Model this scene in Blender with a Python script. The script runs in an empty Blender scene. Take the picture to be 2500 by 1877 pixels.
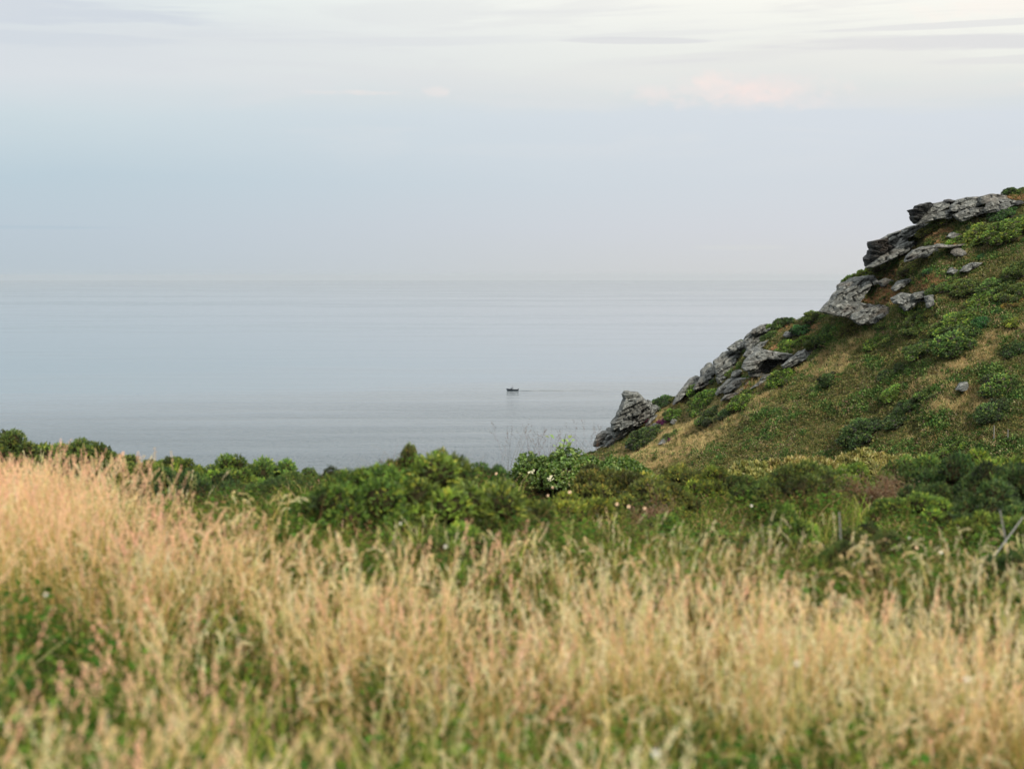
import bpy, math, random
import numpy as np
from mathutils import Vector, Matrix
from mathutils.bvhtree import BVHTree

SC = bpy.context.scene
COL = SC.collection
RNG = np.random.default_rng(7)

# ------------------------------------------------------------------ camera
F = 60.0 / 36.0 * 2500.0            # focal length in photo pixels
HORIZON = 675.0
PITCH = math.atan((938.5 - HORIZON) / F)
CAMZ = 68.0
CP, SP = math.cos(PITCH), math.sin(PITCH)
cam_data = bpy.data.cameras.new('camera')
cam_data.lens = 60.0
cam_data.sensor_width = 36.0
cam_data.clip_start = 0.05
cam_data.clip_end = 90000.0
cam_data.dof.use_dof = True
cam_data.dof.focus_distance = 150.0
cam_data.dof.aperture_fstop = 2.8
cam = bpy.data.objects.new('camera', cam_data)
cam.location = (0, 0, CAMZ)
cam.rotation_euler = (math.pi / 2 - PITCH, 0, 0)
COL.objects.link(cam)
SC.camera = cam
SC.render.engine = 'CYCLES'
SC.cycles.use_denoising = True
SC.cycles.max_bounces = 6
SC.cycles.diffuse_bounces = 3
SC.cycles.glossy_bounces = 3
SC.cycles.transmission_bounces = 3
SC.cycles.volume_bounces = 1
SC.cycles.transparent_max_bounces = 4
SC.view_settings.view_transform = 'Standard'
SC.view_settings.look = 'None'
SC.view_settings.gamma = 1.0
SC.view_settings.use_curve_mapping = False
SC.view_settings.exposure = 0.40


def ray(px, py):
    u = (px - 1250.0) / F
    v = (938.5 - py) / F
    return np.array([u, CP + v * SP, -SP + v * CP])


def at(px, py, Y):
    d = ray(px, py)
    return np.array([0, 0, CAMZ]) + d * (Y / d[1])


def proj(P):
    """world points -> photo pixels"""
    x, y, z = P[:, 0], P[:, 1], P[:, 2] - CAMZ
    f = y * CP - z * SP
    up = y * SP + z * CP
    return 1250 + x / f * F, 938.5 - up / f * F


def s2l(r, g, b):
    def c(v):
        v /= 255.0
        return v / 12.92 if v <= 0.04045 else ((v + 0.055) / 1.055) ** 2.4
    return (c(r), c(g), c(b), 1.0)


# ------------------------------------------------------------------ node helpers
class NT:
    def __init__(self, tree):
        self.t = tree

    def n(self, typ, **kw):
        nd = self.t.nodes.new(typ)
        for k, v in kw.items():
            setattr(nd, k, v)
        return nd

    def link(self, a, b):
        self.t.links.new(a, b)

    def put(self, sock, v):
        if isinstance(v, (int, float)):
            sock.default_value = v
        elif isinstance(v, (tuple, list)):
            sock.default_value = v
        else:
            self.link(v, sock)

    def math(self, op, a, b=0.0, c=None):
        m = self.n('ShaderNodeMath', operation=op)
        self.put(m.inputs[0], a)
        self.put(m.inputs[1], b)
        if c is not None:
            self.put(m.inputs[2], c)
        return m.outputs[0]

    def mapr(self, v, a, b, c=0.0, d=1.0, smooth=True):
        m = self.n('ShaderNodeMapRange', interpolation_type='SMOOTHSTEP' if smooth else 'LINEAR')
        self.put(m.inputs['Value'], v)
        for k, x in (('From Min', a), ('From Max', b), ('To Min', c), ('To Max', d)):
            m.inputs[k].default_value = x
        return m.outputs['Result']

    def mix(self, f, a, b, mode='MIX'):
        m = self.n('ShaderNodeMix', data_type='RGBA', blend_type=mode)
        self.put(m.inputs[0], f)
        self.put(m.inputs[6], a)
        self.put(m.inputs[7], b)
        return m.outputs[2]

    def noise(self, vec, scale=1.0, detail=3.0, rough=0.55, dist=0.0):
        m = self.n('ShaderNodeTexNoise')
        if vec is not None:
            self.link(vec, m.inputs['Vector'])
        m.inputs['Scale'].default_value = scale
        m.inputs['Detail'].default_value = detail
        m.inputs['Roughness'].default_value = rough
        m.inputs['Distortion'].default_value = dist
        return m.outputs['Fac']

    def ramp(self, f, stops):
        m = self.n('ShaderNodeValToRGB')
        el = m.color_ramp.elements
        while len(el) < len(stops):
            el.new(0.5)
        for e, (p, c) in zip(el, stops):
            e.position = p
            e.color = c
        self.put(m.inputs[0], f)
        return m.outputs[0]

    def comb(self, x, y, z=0.0):
        m = self.n('ShaderNodeCombineXYZ')
        for i, v in enumerate((x, y, z)):
            self.put(m.inputs[i], v)
        return m.outputs[0]

    def mapping(self, vec, scale=(1, 1, 1), rot=(0, 0, 0), loc=(0, 0, 0)):
        m = self.n('ShaderNodeMapping')
        self.link(vec, m.inputs[0])
        m.inputs['Location'].default_value = loc
        m.inputs['Rotation'].default_value = rot
        m.inputs['Scale'].default_value = scale
        return m.outputs[0]


# ------------------------------------------------------------------ world and sun
SUN_EL, SUN_AZ = math.radians(38), math.radians(152)   # azimuth from +Y towards +X: behind the camera, to its right
SUN_DIR = Vector((math.sin(SUN_AZ) * math.cos(SUN_EL), math.cos(SUN_AZ) * math.cos(SUN_EL), math.sin(SUN_EL)))
SUN_STRENGTH = 2.9
w = bpy.data.worlds.new('World')
SC.world = w
w.use_nodes = True
w.node_tree.nodes.clear()
N = NT(w.node_tree)
tc = N.n('ShaderNodeTexCoord')
sep = N.n('ShaderNodeSeparateXYZ')
N.link(tc.outputs['Generated'], sep.inputs[0])
dx, dy, dz = sep.outputs
az = N.math('ARCTAN2', dx, dy)
wob = N.noise(N.comb(N.math('MULTIPLY', az, 3.0), N.math('MULTIPLY', dz, 16.0)), 1.6, 3.0)
zz = N.math('ADD', dz, N.math('MULTIPLY', N.math('SUBTRACT', wob, 0.5), 0.022))
f = N.mapr(zz, -0.02, 0.30, smooth=False)
LEFT = [(0.0, s2l(172, 184, 193)), (0.0625, s2l(178, 191, 200)), (0.149, s2l(180, 194, 205)), (0.231, s2l(179, 197, 208)),
        (0.35, s2l(196, 209, 215)), (0.419, s2l(209, 214, 219)), (0.494, s2l(208, 214, 219)), (0.5625, s2l(216, 225, 225)),
        (1.0, s2l(236, 239, 239))]
RIGHT = [(0.0, s2l(205, 205, 207)), (0.0625, s2l(205, 206, 207)), (0.149, s2l(205, 208, 214)), (0.231, s2l(204, 210, 217)),
         (0.35, s2l(208, 214, 221)), (0.385, s2l(213, 217, 217)), (0.43, s2l(227, 228, 222)), (0.494, s2l(236, 236, 229)),
         (0.5625, s2l(246, 244, 235)), (1.0, s2l(252, 249, 242))]
side = N.mapr(az, -0.36, 0.22)
base = N.mix(side, N.ramp(f, LEFT), N.ramp(f, RIGHT))
# long thin cloud bars
bar = N.noise(N.comb(N.math('MULTIPLY', az, 5.0), N.math('MULTIPLY', N.math('SUBTRACT', dz, N.math('MULTIPLY', az, 0.03)), 115.0)), 1.0, 4.0, 0.5)
barm = N.math('MULTIPLY', N.mapr(bar, 0.52, 0.66), N.mapr(dz, 0.112, 0.128))
barm = N.math('MULTIPLY', barm, N.mapr(dz, 0.165, 0.148))
barm = N.math('MULTIPLY', barm, 0.32)
base = N.mix(barm, base, N.mix(side, s2l(200, 206, 216), s2l(214, 213, 215)))


def bar_at(base, px0, px1, row, halfrow, amount, col, tilt=0.0):
    """one long cloud bar in the sky, given by its compass and height angles"""
    a0, a1 = (px0 - 1250) / F, (px1 - 1250) / F
    zc, hz = (HORIZON - row) / F, halfrow / F
    mid, half = (a0 + a1) / 2, abs(a1 - a0) / 2
    u_ = N.math('DIVIDE', N.math('SUBTRACT', az, mid), half)
    nz_ = N.noise(N.comb(N.math('MULTIPLY', az, 14.0), N.math('MULTIPLY', dz, 190.0), row), 1.0, 5.0, 0.6)
    zt_ = N.math('ADD', N.math('SUBTRACT', dz, zc), N.math('MULTIPLY', u_, tilt / F))
    v_ = N.math('DIVIDE', zt_, hz)
    r_ = N.math('ADD', N.math('MULTIPLY', u_, u_), N.math('MULTIPLY', v_, v_))
    r_ = N.math('ADD', r_, N.math('MULTIPLY', N.math('SUBTRACT', nz_, 0.5), 2.6))
    return N.mix(N.math('MULTIPLY', N.mapr(r_, 1.25, 0.35), amount), base, col)


base = bar_at(base, 1850, 2900, 135, 19, 0.75, s2l(214, 213, 215), 8)
base = bar_at(base, 1930, 2900, 92, 8, 0.6, s2l(217, 216, 217), -10)
base = bar_at(base, 2250, 2900, 172, 13, 0.6, s2l(218, 217, 217), -6)
base = bar_at(base, 1390, 1720, 114, 9, 0.7, s2l(214, 214, 216), 2)
base = bar_at(base, 1560, 1760, 163, 5, 0.5, s2l(216, 216, 217), -4)
base = bar_at(base, -900, 560, 62, 34, 0.75, s2l(200, 206, 215), 6)
base = bar_at(base, -300, 480, 128, 20, 0.5, s2l(198, 205, 214), 3)
base = bar_at(base, 1700, 1930, 606, 6, 0.2, s2l(213, 215, 209), 0)
base = bar_at(base, -500, 420, 560, 5, 0.3, s2l(165, 186, 200), 0)


def puff(base, px, row, rx, ry, amount, col):
    a0, zc = (px - 1250) / F, (HORIZON - row) / F
    nz_ = N.noise(N.comb(N.math('MULTIPLY', az, 70.0), N.math('MULTIPLY', dz, 110.0), px), 1.0, 6.0, 0.6)
    u_ = N.math('DIVIDE', N.math('SUBTRACT', az, a0), rx / F)
    v_ = N.math('DIVIDE', N.math('SUBTRACT', dz, zc), ry / F)
    r_ = N.math('ADD', N.math('MULTIPLY', u_, u_), N.math('MULTIPLY', v_, v_))
    r_ = N.math('ADD', r_, N.math('MULTIPLY', N.math('SUBTRACT', nz_, 0.5), 4.0))
    return N.mix(N.math('MULTIPLY', N.mapr(r_, 1.2, -0.5), amount), base, col)


base = puff(base, 1740, 212, 55, 34, 0.75, s2l(250, 228, 219))
base = puff(base, 1850, 235, 95, 34, 0.75, s2l(249, 224, 216))
base = puff(base, 1810, 236, 290, 44, 0.6, s2l(238, 224, 220))
base = puff(base, 1066, 231, 36, 15, 0.5, s2l(243, 227, 221))
base = puff(base, 850, 236, 130, 7, 0.5, s2l(232, 222, 218))
base = puff(base, 2480, 230, 40, 14, 0.6, s2l(243, 228, 221))
base = puff(base, 2380, 60, 260, 30, 0.4, s2l(250, 238, 229))
veil = N.noise(N.comb(N.math('MULTIPLY', az, 6.0), N.math('MULTIPLY', dz, 42.0), 3.3), 1.0, 5.0, 0.6, 0.6)
veilm = N.math('MULTIPLY', N.mapr(veil, 0.47, 0.60), N.mapr(dz, 0.05, 0.11))
base = N.mix(N.math('MULTIPLY', veilm, 0.38), base, N.mix(side, s2l(206, 211, 217), s2l(223, 221, 219)))
# a thin cloud deck brightens towards the zenith
deck = N.n('ShaderNodeVectorMath', operation='SCALE')
N.link(base, deck.inputs[0])
N.link(N.mapr(dz, 0.16, 1.0, 1.0, 1.5), deck.inputs['Scale'])
bg1 = N.n('ShaderNodeBackground')
N.link(deck.outputs[0], bg1.inputs['Color'])
bg1.inputs['Strength'].default_value = 0.83
sky = N.n('ShaderNodeTexSky', sky_type='NISHITA', sun_disc=False)
sky.sun_elevation = SUN_EL
sky.sun_rotation = SUN_AZ
sky.altitude = 60
sky.dust_density = 2.0
bg2 = N.n('ShaderNodeBackground')
N.link(sky.outputs[0], bg2.inputs['Color'])
bg2.inputs['Strength'].default_value = 0.1
mx = N.n('ShaderNodeMixShader')
mx.inputs[0].default_value = 0.96            # the cloud and haze layer covers nearly all of the clear sky
N.link(bg2.outputs[0], mx.inputs[1])
N.link(bg1.outputs[0], mx.inputs[2])
wo = N.n('ShaderNodeOutputWorld')
N.link(mx.outputs[0], wo.inputs['Surface'])

sun_data = bpy.data.lights.new('sun', 'SUN')
sun_data.energy = SUN_STRENGTH
sun_data.angle = math.radians(9)
sun_data.color = (1.0, 0.9, 0.76)
sun = bpy.data.objects.new('sun', sun_data)
sun.rotation_euler = (-SUN_DIR).to_track_quat('-Z', 'Y').to_euler()
sun.location = (30, -40, 120)
COL.objects.link(sun)


# ------------------------------------------------------------------ numeric noise
def _hash(ix, iy, iz, seed):
    n = (ix * 374761393 + iy * 668265263 + iz * 1442695041 + seed * 1274126177) & 0xffffffff
    n = ((n ^ (n >> 13)) * 1274126177) & 0xffffffff
    n = ((n ^ (n >> 16)) * 2246822519) & 0xffffffff
    return ((n ^ (n >> 13)) & 0xffff) / 65535.0


def vnoise(P, seed=0):
    P = np.asarray(P, float)
    i = np.floor(P).astype(np.int64)
    t = P - i
    t = t * t * t * (t * (t * 6 - 15) + 10)
    r = 0
    for a in (0, 1):
        for b in (0, 1):
            for c in (0, 1):
                wgt = (t[:, 0] if a else 1 - t[:, 0]) * (t[:, 1] if b else 1 - t[:, 1]) * (t[:, 2] if c else 1 - t[:, 2])
                r = r + wgt * _hash(i[:, 0] + a, i[:, 1] + b, i[:, 2] + c, seed)
    return r * 2 - 1


def fbm(P, octaves=4, seed=0, gain=0.5):
    r, a = 0, 1.0
    P = np.asarray(P, float)
    for k in range(octaves):
        r = r + a * vnoise(P * 2.0 ** k + 13.7 * k, seed + k)
        a *= gain
    return r


def unit(v):
    return v / np.maximum(np.linalg.norm(v, axis=-1, keepdims=True), 1e-9)


# ------------------------------------------------------------------ mesh helpers
def mesh(name, V, T, mat=None, colr=None, smooth=False):
    me = bpy.data.meshes.new(name)
    V = np.ascontiguousarray(V, np.float32)
    T = np.ascontiguousarray(T, np.int32)
    k = T.shape[1]
    me.vertices.add(len(V))
    me.vertices.foreach_set('co', V.ravel())
    me.loops.add(T.size)
    me.polygons.add(len(T))
    me.loops.foreach_set('vertex_index', T.ravel())
    me.polygons.foreach_set('loop_start', np.arange(0, T.size, k, dtype=np.int32))
    me.polygons.foreach_set('use_smooth', np.full(len(T), bool(smooth)))
    if colr is not None:
        a = me.color_attributes.new('col', 'FLOAT_COLOR', 'POINT')
        c = np.ones((len(V), 4), np.float32)
        c[:, :3] = colr
        a.data.foreach_set('color', c.ravel())
    if mat:
        me.materials.append(mat)
    me.update(calc_edges=True)
    me.validate()
    return me


class Buf:
    def __init__(self):
        self.v, self.t, self.c, self.n = [], [], [], 0

    def add(self, V, T, c):
        V = np.asarray(V, float)
        self.v.append(V)
        self.t.append(np.asarray(T, int) + self.n)
        c = np.asarray(c, float)
        self.c.append(np.broadcast_to(c, (len(V), 3)) if c.ndim == 1 else c)
        self.n += len(V)

    def mesh(self, name, mat, smooth=False):
        return mesh(name, np.concatenate(self.v), np.concatenate(self.t), mat, np.concatenate(self.c), smooth)


def tris(A, B, C):
    """free triangles from three arrays of corners"""
    n = len(A)
    V = np.stack([A, B, C], 1).reshape(-1, 3)
    return V, np.arange(3 * n).reshape(n, 3)


def quads(A, B, C, D):
    n = len(A)
    V = np.stack([A, B, C, D], 1).reshape(-1, 3)
    i = np.arange(n)[:, None] * 4
    return V, np.concatenate([i + [0, 1, 2], i + [0, 2, 3]])


def tube(path, radii, sides=5):
    """closed tube along a path"""
    path = np.asarray(path, float)
    n = len(path)
    radii = np.broadcast_to(radii, (n,))
    d = np.gradient(path, axis=0)
    d = unit(d)
    ref = np.array([0.31, 0.9, 0.2]) if abs(d[0][2]) > 0.5 else np.array([0, 0.1, 1.0])
    u = unit(np.cross(d, ref))
    v = np.cross(d, u)
    a = np.linspace(0, 2 * np.pi, sides, endpoint=False)
    V = (path[:, None] + radii[:, None, None] * (np.cos(a)[None, :, None] * u[:, None] + np.sin(a)[None, :, None] * v[:, None])).reshape(-1, 3)
    T = []
    for i in range(n - 1):
        for j in range(sides):
            k = (j + 1) % sides
            p, q, r, s = i * sides + j, i * sides + k, (i + 1) * sides + k, (i + 1) * sides + j
            T += [(p, q, r), (p, r, s)]
    for j in range(1, sides - 1):
        T.append((0, j + 1, j))
        b = (n - 1) * sides
        T.append((b, b + j, b + j + 1))
    return V, np.array(T)


def box(c, s, rot=None):
    V = np.array([(x, y, z) for x in (-.5, .5) for y in (-.5, .5) for z in (-.5, .5)]) * np.asarray(s)
    if rot is not None:
        V = V @ np.array(rot).T
    V = V + np.asarray(c)
    q = [(0, 1, 3, 2), (4, 6, 7, 5), (0, 4, 5, 1), (2, 3, 7, 6), (0, 2, 6, 4), (1, 5, 7, 3)]
    return V, np.array([t for a, b, cc, d in q for t in ((a, b, cc), (a, cc, d))])


def ico(sub=1):
    t = (1 + 5 ** .5) / 2
    V = [(-1, t, 0), (1, t, 0), (-1, -t, 0), (1, -t, 0), (0, -1, t), (0, 1, t), (0, -1, -t), (0, 1, -t), (t, 0, -1), (t, 0, 1), (-t, 0, -1), (-t, 0, 1)]
    T = [(0, 11, 5), (0, 5, 1), (0, 1, 7), (0, 7, 10), (0, 10, 11), (1, 5, 9), (5, 11, 4), (11, 10, 2), (10, 7, 6), (7, 1, 8), (3, 9, 4), (3, 4, 2), (3, 2, 6), (3, 6, 8), (3, 8, 9), (4, 9, 5), (2, 4, 11), (6, 2, 10), (8, 6, 7), (9, 8, 1)]
    V = [np.array(v) / np.linalg.norm(v) for v in map(np.array, V)]
    for _ in range(sub):
        mid, T2 = {}, []
        def m(a, b):
            k = (min(a, b), max(a, b))
            if k not in mid:
                p = V[a] + V[b]
                V.append(p / np.linalg.norm(p))
                mid[k] = len(V) - 1
            return mid[k]
        for a, b, c in T:
            x, y, z = m(a, b), m(b, c), m(c, a)
            T2 += [(a, x, z), (b, y, x), (c, z, y), (x, y, z)]
        T = T2
    return np.array(V), np.array(T)


# ------------------------------------------------------------------ object helpers
def obj(name, me, parent=None, loc=None):
    o = bpy.data.objects.new(name, me)
    COL.objects.link(o)
    if parent is not None:
        o.parent = parent
    if loc is not None:
        o.location = loc
    return o


def tag(o, label=None, cat=None, group=None, kind=None):
    for k, v in (('label', label), ('category', cat), ('group', group), ('kind', kind)):
        if v:
            o[k] = v
    return o


def empty(name, loc, label, cat, group=None):
    o = bpy.data.objects.new(name, None)
    COL.objects.link(o)
    o.location = loc
    o.empty_display_size = 0.2
    return tag(o, label, cat, group)


# ------------------------------------------------------------------ materials
def mat_leaf(name, transl=0.3, rough=0.7, gloss=0.06, vary=0.22, use_color=True):
    """foliage: vertex colour carries the plant's own hues; light passes through thin leaves"""
    m = bpy.data.materials.new(name)
    m.use_nodes = True
    t = NT(m.node_tree)
    m.node_tree.nodes.clear()
    a = t.n('ShaderNodeAttribute', attribute_name='col')
    oi = t.n('ShaderNodeObjectInfo')
    c = a.outputs['Color']
    if use_color:
        c = t.mix(1.0, c, oi.outputs['Color'], 'MULTIPLY')
    geo = t.n('ShaderNodeNewGeometry')
    nz_ = t.noise(geo.outputs['Position'], 1.3, 2.0)
    hsv = t.n('ShaderNodeHueSaturation')
    t.link(t.math('ADD', 0.5, t.math('MULTIPLY', t.math('SUBTRACT', oi.outputs['Random'], 0.5), 0.035)), hsv.inputs['Hue'])
    t.link(t.math('ADD', 1.0 - vary, t.math('MULTIPLY', nz_, 2 * vary)), hsv.inputs['Value'])
    t.link(c, hsv.inputs['Color'])
    d = t.n('ShaderNodeBsdfDiffuse')
    t.link(hsv.outputs[0], d.inputs['Color'])
    tr = t.n('ShaderNodeBsdfTranslucent')
    t.link(hsv.outputs[0], tr.inputs['Color'])
    s = t.n('ShaderNodeMixShader')
    s.inputs[0].default_value = transl
    t.link(d.outputs[0], s.inputs[1])
    t.link(tr.outputs[0], s.inputs[2])
    out = t.n('ShaderNodeOutputMaterial')
    if gloss > 0:
        g = t.n('ShaderNodeBsdfGlossy')
        g.inputs['Roughness'].default_value = rough
        g.inputs['Color'].default_value = (1, 1, 1, 1)
        s2 = t.n('ShaderNodeMixShader')
        s2.inputs[0].default_value = gloss
        t.link(s.outputs[0], s2.inputs[1])
        t.link(g.outputs[0], s2.inputs[2])
        s = s2
    t.link(s.outputs[0], out.inputs['Surface'])
    return m


M_GRASS = mat_leaf('dry_grass', 0.35, gloss=0.0, vary=0.16, use_color=False)
M_LEAF = mat_leaf('green_leaf', 0.25, 0.5, 0.04)
M_GORSE = mat_leaf('gorse_needles', 0.2, 0.6, 0.03)
M_HEATH = mat_leaf('heath_cover', 0.2, gloss=0.0, vary=0.25, use_color=False)


def mat_soil():
    m = bpy.data.materials.new('soil_and_litter')
    m.use_nodes = True
    t = NT(m.node_tree)
    b = m.node_tree.nodes['Principled BSDF']
    geo = t.n('ShaderNodeNewGeometry')
    a = t.noise(geo.outputs['Position'], 0.5, 5.0)
    c = t.noise(geo.outputs['Position'], 7.0, 5.0)
    col = t.ramp(a, [(0.3, (0.035, 0.04, 0.014, 1)), (0.55, (0.07, 0.065, 0.027, 1)), (0.75, (0.11, 0.085, 0.04, 1))])
    col = t.mix(t.mapr(c, 0.35, 0.7), col, (0.05, 0.06, 0.02, 1))
    t.link(col, b.inputs['Base Color'])
    b.inputs['Roughness'].default_value = 1.0
    b.inputs['Specular IOR Level'].default_value = 0.1
    bp = t.n('ShaderNodeBump')
    bp.inputs['Strength'].default_value = 0.8
    bp.inputs['Distance'].default_value = 0.12
    t.link(c, bp.inputs['Height'])
    t.link(bp.outputs[0], b.inputs['Normal'])
    return m


M_SOIL = mat_soil()


def mat_rock(name, lo, mid, hi, lichen):
    m = bpy.data.materials.new(name)
    m.use_nodes = True
    t = NT(m.node_tree)
    b = m.node_tree.nodes['Principled BSDF']
    geo = t.n('ShaderNodeNewGeometry')
    P = geo.outputs['Position']
    beds = t.mapping(P, scale=(0.55, 0.55, 3.2), rot=(0, math.radians(28), 0))
    a = t.noise(beds, 1.0, 7.0, 0.62, 0.5)
    c = t.noise(P, 3.4, 6.0, 0.68)
    e = t.noise(P, 0.35, 3.0, 0.5)
    fine = t.noise(t.mapping(P, scale=(2.5, 2.5, 9.0), rot=(0, math.radians(28), 0)), 1.0, 5.0, 0.7)
    col = t.ramp(a, [(0.30, lo), (0.47, mid), (0.68, hi)])
    col = t.mix(t.mapr(c, 0.50, 0.62), col, lichen)
    col = t.mix(t.math('MULTIPLY', t.mapr(e, 0.5, 0.68), 0.35), col, (0.13, 0.09, 0.06, 1))
    col = t.mix(t.math('MULTIPLY', t.mapr(fine, 0.47, 0.33), 0.75), col, (0.022, 0.023, 0.024, 1))
    t.link(col, b.inputs['Base Color'])
    b.inputs['Roughness'].default_value = 0.85
    b.inputs['Specular IOR Level'].default_value = 0.3
    bp = t.n('ShaderNodeBump')
    bp.inputs['Strength'].default_value = 1.0
    bp.inputs['Distance'].default_value = 0.30
    h = t.math('ADD', t.math('MULTIPLY', a, 0.9), t.math('ADD', t.math('MULTIPLY', fine, 0.6), t.math('MULTIPLY', c, 0.35)))
    t.link(h, bp.inputs['Height'])
    t.link(bp.outputs[0], b.inputs['Normal'])
    return m


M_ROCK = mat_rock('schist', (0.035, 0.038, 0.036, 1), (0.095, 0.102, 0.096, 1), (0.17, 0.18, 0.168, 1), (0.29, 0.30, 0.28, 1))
M_DARKROCK = mat_rock('shaded_dark_schist', (0.016, 0.017, 0.018, 1), (0.035, 0.037, 0.038, 1), (0.07, 0.072, 0.072, 1), (0.10, 0.105, 0.10, 1))  # darker copy of the schist: overhang shade and blackish lichen put into its colour


def mat_sea():
    m = bpy.data.materials.new('sea_water')
    m.use_nodes = True
    t = NT(m.node_tree)
    b = m.node_tree.nodes['Principled BSDF']
    geo = t.n('ShaderNodeNewGeometry')
    P = geo.outputs['Position']
    big = t.noise(t.mapping(P, scale=(0.0005, 0.0016, 1)), 1.0, 4.0, 0.55)
    mid = t.noise(t.mapping(P, scale=(0.0035, 0.011, 1), rot=(0, 0, 0.08)), 1.0, 4.0, 0.6)
    rip = t.noise(t.mapping(P, scale=(0.10, 0.17, 1), rot=(0, 0, 0.25)), 1.0, 5.0, 0.62)
    grain = t.noise(t.mapping(P, scale=(0.45, 0.085, 1), rot=(0, 0, 0.05)), 1.0, 3.0, 0.6)
    streak = t.noise(t.mapping(P, scale=(0.0022, 0.022, 1), rot=(0, 0, -0.06)), 1.0, 4.0, 0.6)
    swell = t.noise(t.mapping(P, scale=(0.03, 0.10, 1)), 1.0, 2.0)
    sx = t.n('ShaderNodeSeparateXYZ')
    t.link(P, sx.inputs[0])
    # the wind-ruffled water closer to the shore
    edge = t.math('ADD', sx.outputs[1], t.math('ADD', t.math('MULTIPLY', sx.outputs[0], -0.55), t.math('MULTIPLY', t.math('SUBTRACT', mid, 0.5), 420.0)))
    edge = t.math('ADD', edge, t.math('MULTIPLY', t.math('SUBTRACT', big, 0.5), 420.0))
    ruf = t.mapr(edge, 1180.0, 640.0)
    slick = t.mapr(t.math('ADD', t.math('MULTIPLY', big, 0.6), t.math('MULTIPLY', mid, 0.4)), 0.46, 0.58)
    b.inputs['Base Color'].default_value = (0.092, 0.118, 0.135, 1)
    b.inputs['IOR'].default_value = 1.33
    b.inputs['Specular IOR Level'].default_value = 0.5
    t.link(t.math('ADD', t.math('MULTIPLY', slick, 0.04), t.math('ADD', 0.05, t.math('MULTIPLY', ruf, 0.12))), b.inputs['Roughness'])
    bp = t.n('ShaderNodeBump')
    bp.inputs['Distance'].default_value = 1.0
    bp.inputs['Strength'].default_value = 1.0
    amp = t.math('ADD', t.math('ADD', 0.02, t.math('MULTIPLY', slick, 0.06)), t.math('MULTIPLY', t.math('MULTIPLY', ruf, t.mapr(mid, 0.35, 0.6, 0.5, 1.0)), 3.2))
    amp = t.math('MULTIPLY', amp, t.mapr(streak, 0.35, 0.62, 0.35, 1.25))
    h = t.math('ADD', t.math('MULTIPLY', t.math('ADD', rip, t.math('MULTIPLY', grain, 0.9)), amp), t.math('MULTIPLY', swell, 0.03))
    t.link(h, bp.inputs['Height'])
    t.link(bp.outputs[0], b.inputs['Normal'])
    return m


M_SEA = mat_sea()


def mat_plain(name, c, rough=0.6, spec=0.3, grain=0.15, scale=20.0):
    m = bpy.data.materials.new(name)
    m.use_nodes = True
    t = NT(m.node_tree)
    b = m.node_tree.nodes['Principled BSDF']
    tcx = t.n('ShaderNodeTexCoord')
    n_ = t.noise(tcx.outputs['Object'], scale, 4.0)
    lo = tuple(x * (1 - grain) for x in c) + (1,)
    hi = tuple(min(1, x * (1 + grain)) for x in c) + (1,)
    t.link(t.mix(n_, lo, hi), b.inputs['Base Color'])
    b.inputs['Roughness'].default_value = rough
    b.inputs['Specular IOR Level'].default_value = spec
    return m


M_WOOD = mat_plain('weathered_wood', (0.20, 0.20, 0.19), 0.8, 0.2, 0.35, 30)
M_STEM = mat_plain('green_stalk', (0.10, 0.15, 0.03), 0.8)
M_BARK = mat_plain('dead_twigs', (0.15, 0.085, 0.05), 0.9, 0.1, 0.3, 10)
M_HULL = mat_plain('dark_boat_hull', (0.012, 0.02, 0.03), 0.35, 0.5)
M_TRIM = mat_plain('grey_boat_trim', (0.22, 0.23, 0.24), 0.5)
M_CLOTH = mat_plain('dark_clothing', (0.03, 0.03, 0.04), 0.9)
M_GLASS = mat_plain('boat_windscreen', (0.03, 0.045, 0.055), 0.1, 0.6)

# ------------------------------------------------------------------ the sea
xs = np.concatenate([np.linspace(-16000, -1500, 12), np.linspace(-1200, 1200, 25), np.linspace(1500, 16000, 12)])
ys = np.concatenate([np.linspace(-1500, 400, 8), np.linspace(500, 2400, 20), np.geomspace(2700, 30000, 18)])
X, Yg = np.meshgrid(xs, ys)
V = np.stack([X.ravel(), Yg.ravel(), np.zeros(X.size)], 1)


def grid_tris(nr, nc):
    i = np.arange((nr - 1) * (nc - 1))
    r, c = i // (nc - 1), i % (nc - 1)
    a = r * nc + c
    return np.concatenate([np.stack([a, a + 1, a + nc + 1], 1), np.stack([a, a + nc + 1, a + nc], 1)])


tag(obj('sea', mesh('sea', V, grid_tris(len(ys), len(xs)), M_SEA, smooth=True)),
    'calm grey green sea fading into the hazy sky', 'sea', kind='structure')


# ------------------------------------------------------------------ the near ground
def soft(v, k=1.0):
    return np.log1p(np.exp(np.clip(v / k, -40, 40))) * k


MOUNDS = []          # x, y and height of the rises on which the near bushes stand


def gh0(x, y):
    x, y = np.asarray(x, float), np.asarray(y, float)
    y0 = np.clip(9.3 - 0.75 * x, 6.2, 14.0)
    h = -1.68 - 0.045 * soft(y - 7, 0.8) - 0.10 * soft(y - y0, 0.8)
    h = h - (0.06 * soft(x + 1.3, 0.5) - 0.035 * soft(x - 0.6, 0.4)) * np.clip(1 - (y - 10) / 40, 0, 1)
    h = h - 0.02 * np.maximum(y - 48, 0) ** 2
    P = np.stack([x.ravel(), y.ravel(), np.zeros(x.size)], 1)
    return CAMZ + h + 0.10 * fbm(P * 0.35, 3, 3).reshape(x.shape) + 0.03 * fbm(P * 1.7, 2, 9).reshape(x.shape)


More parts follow.
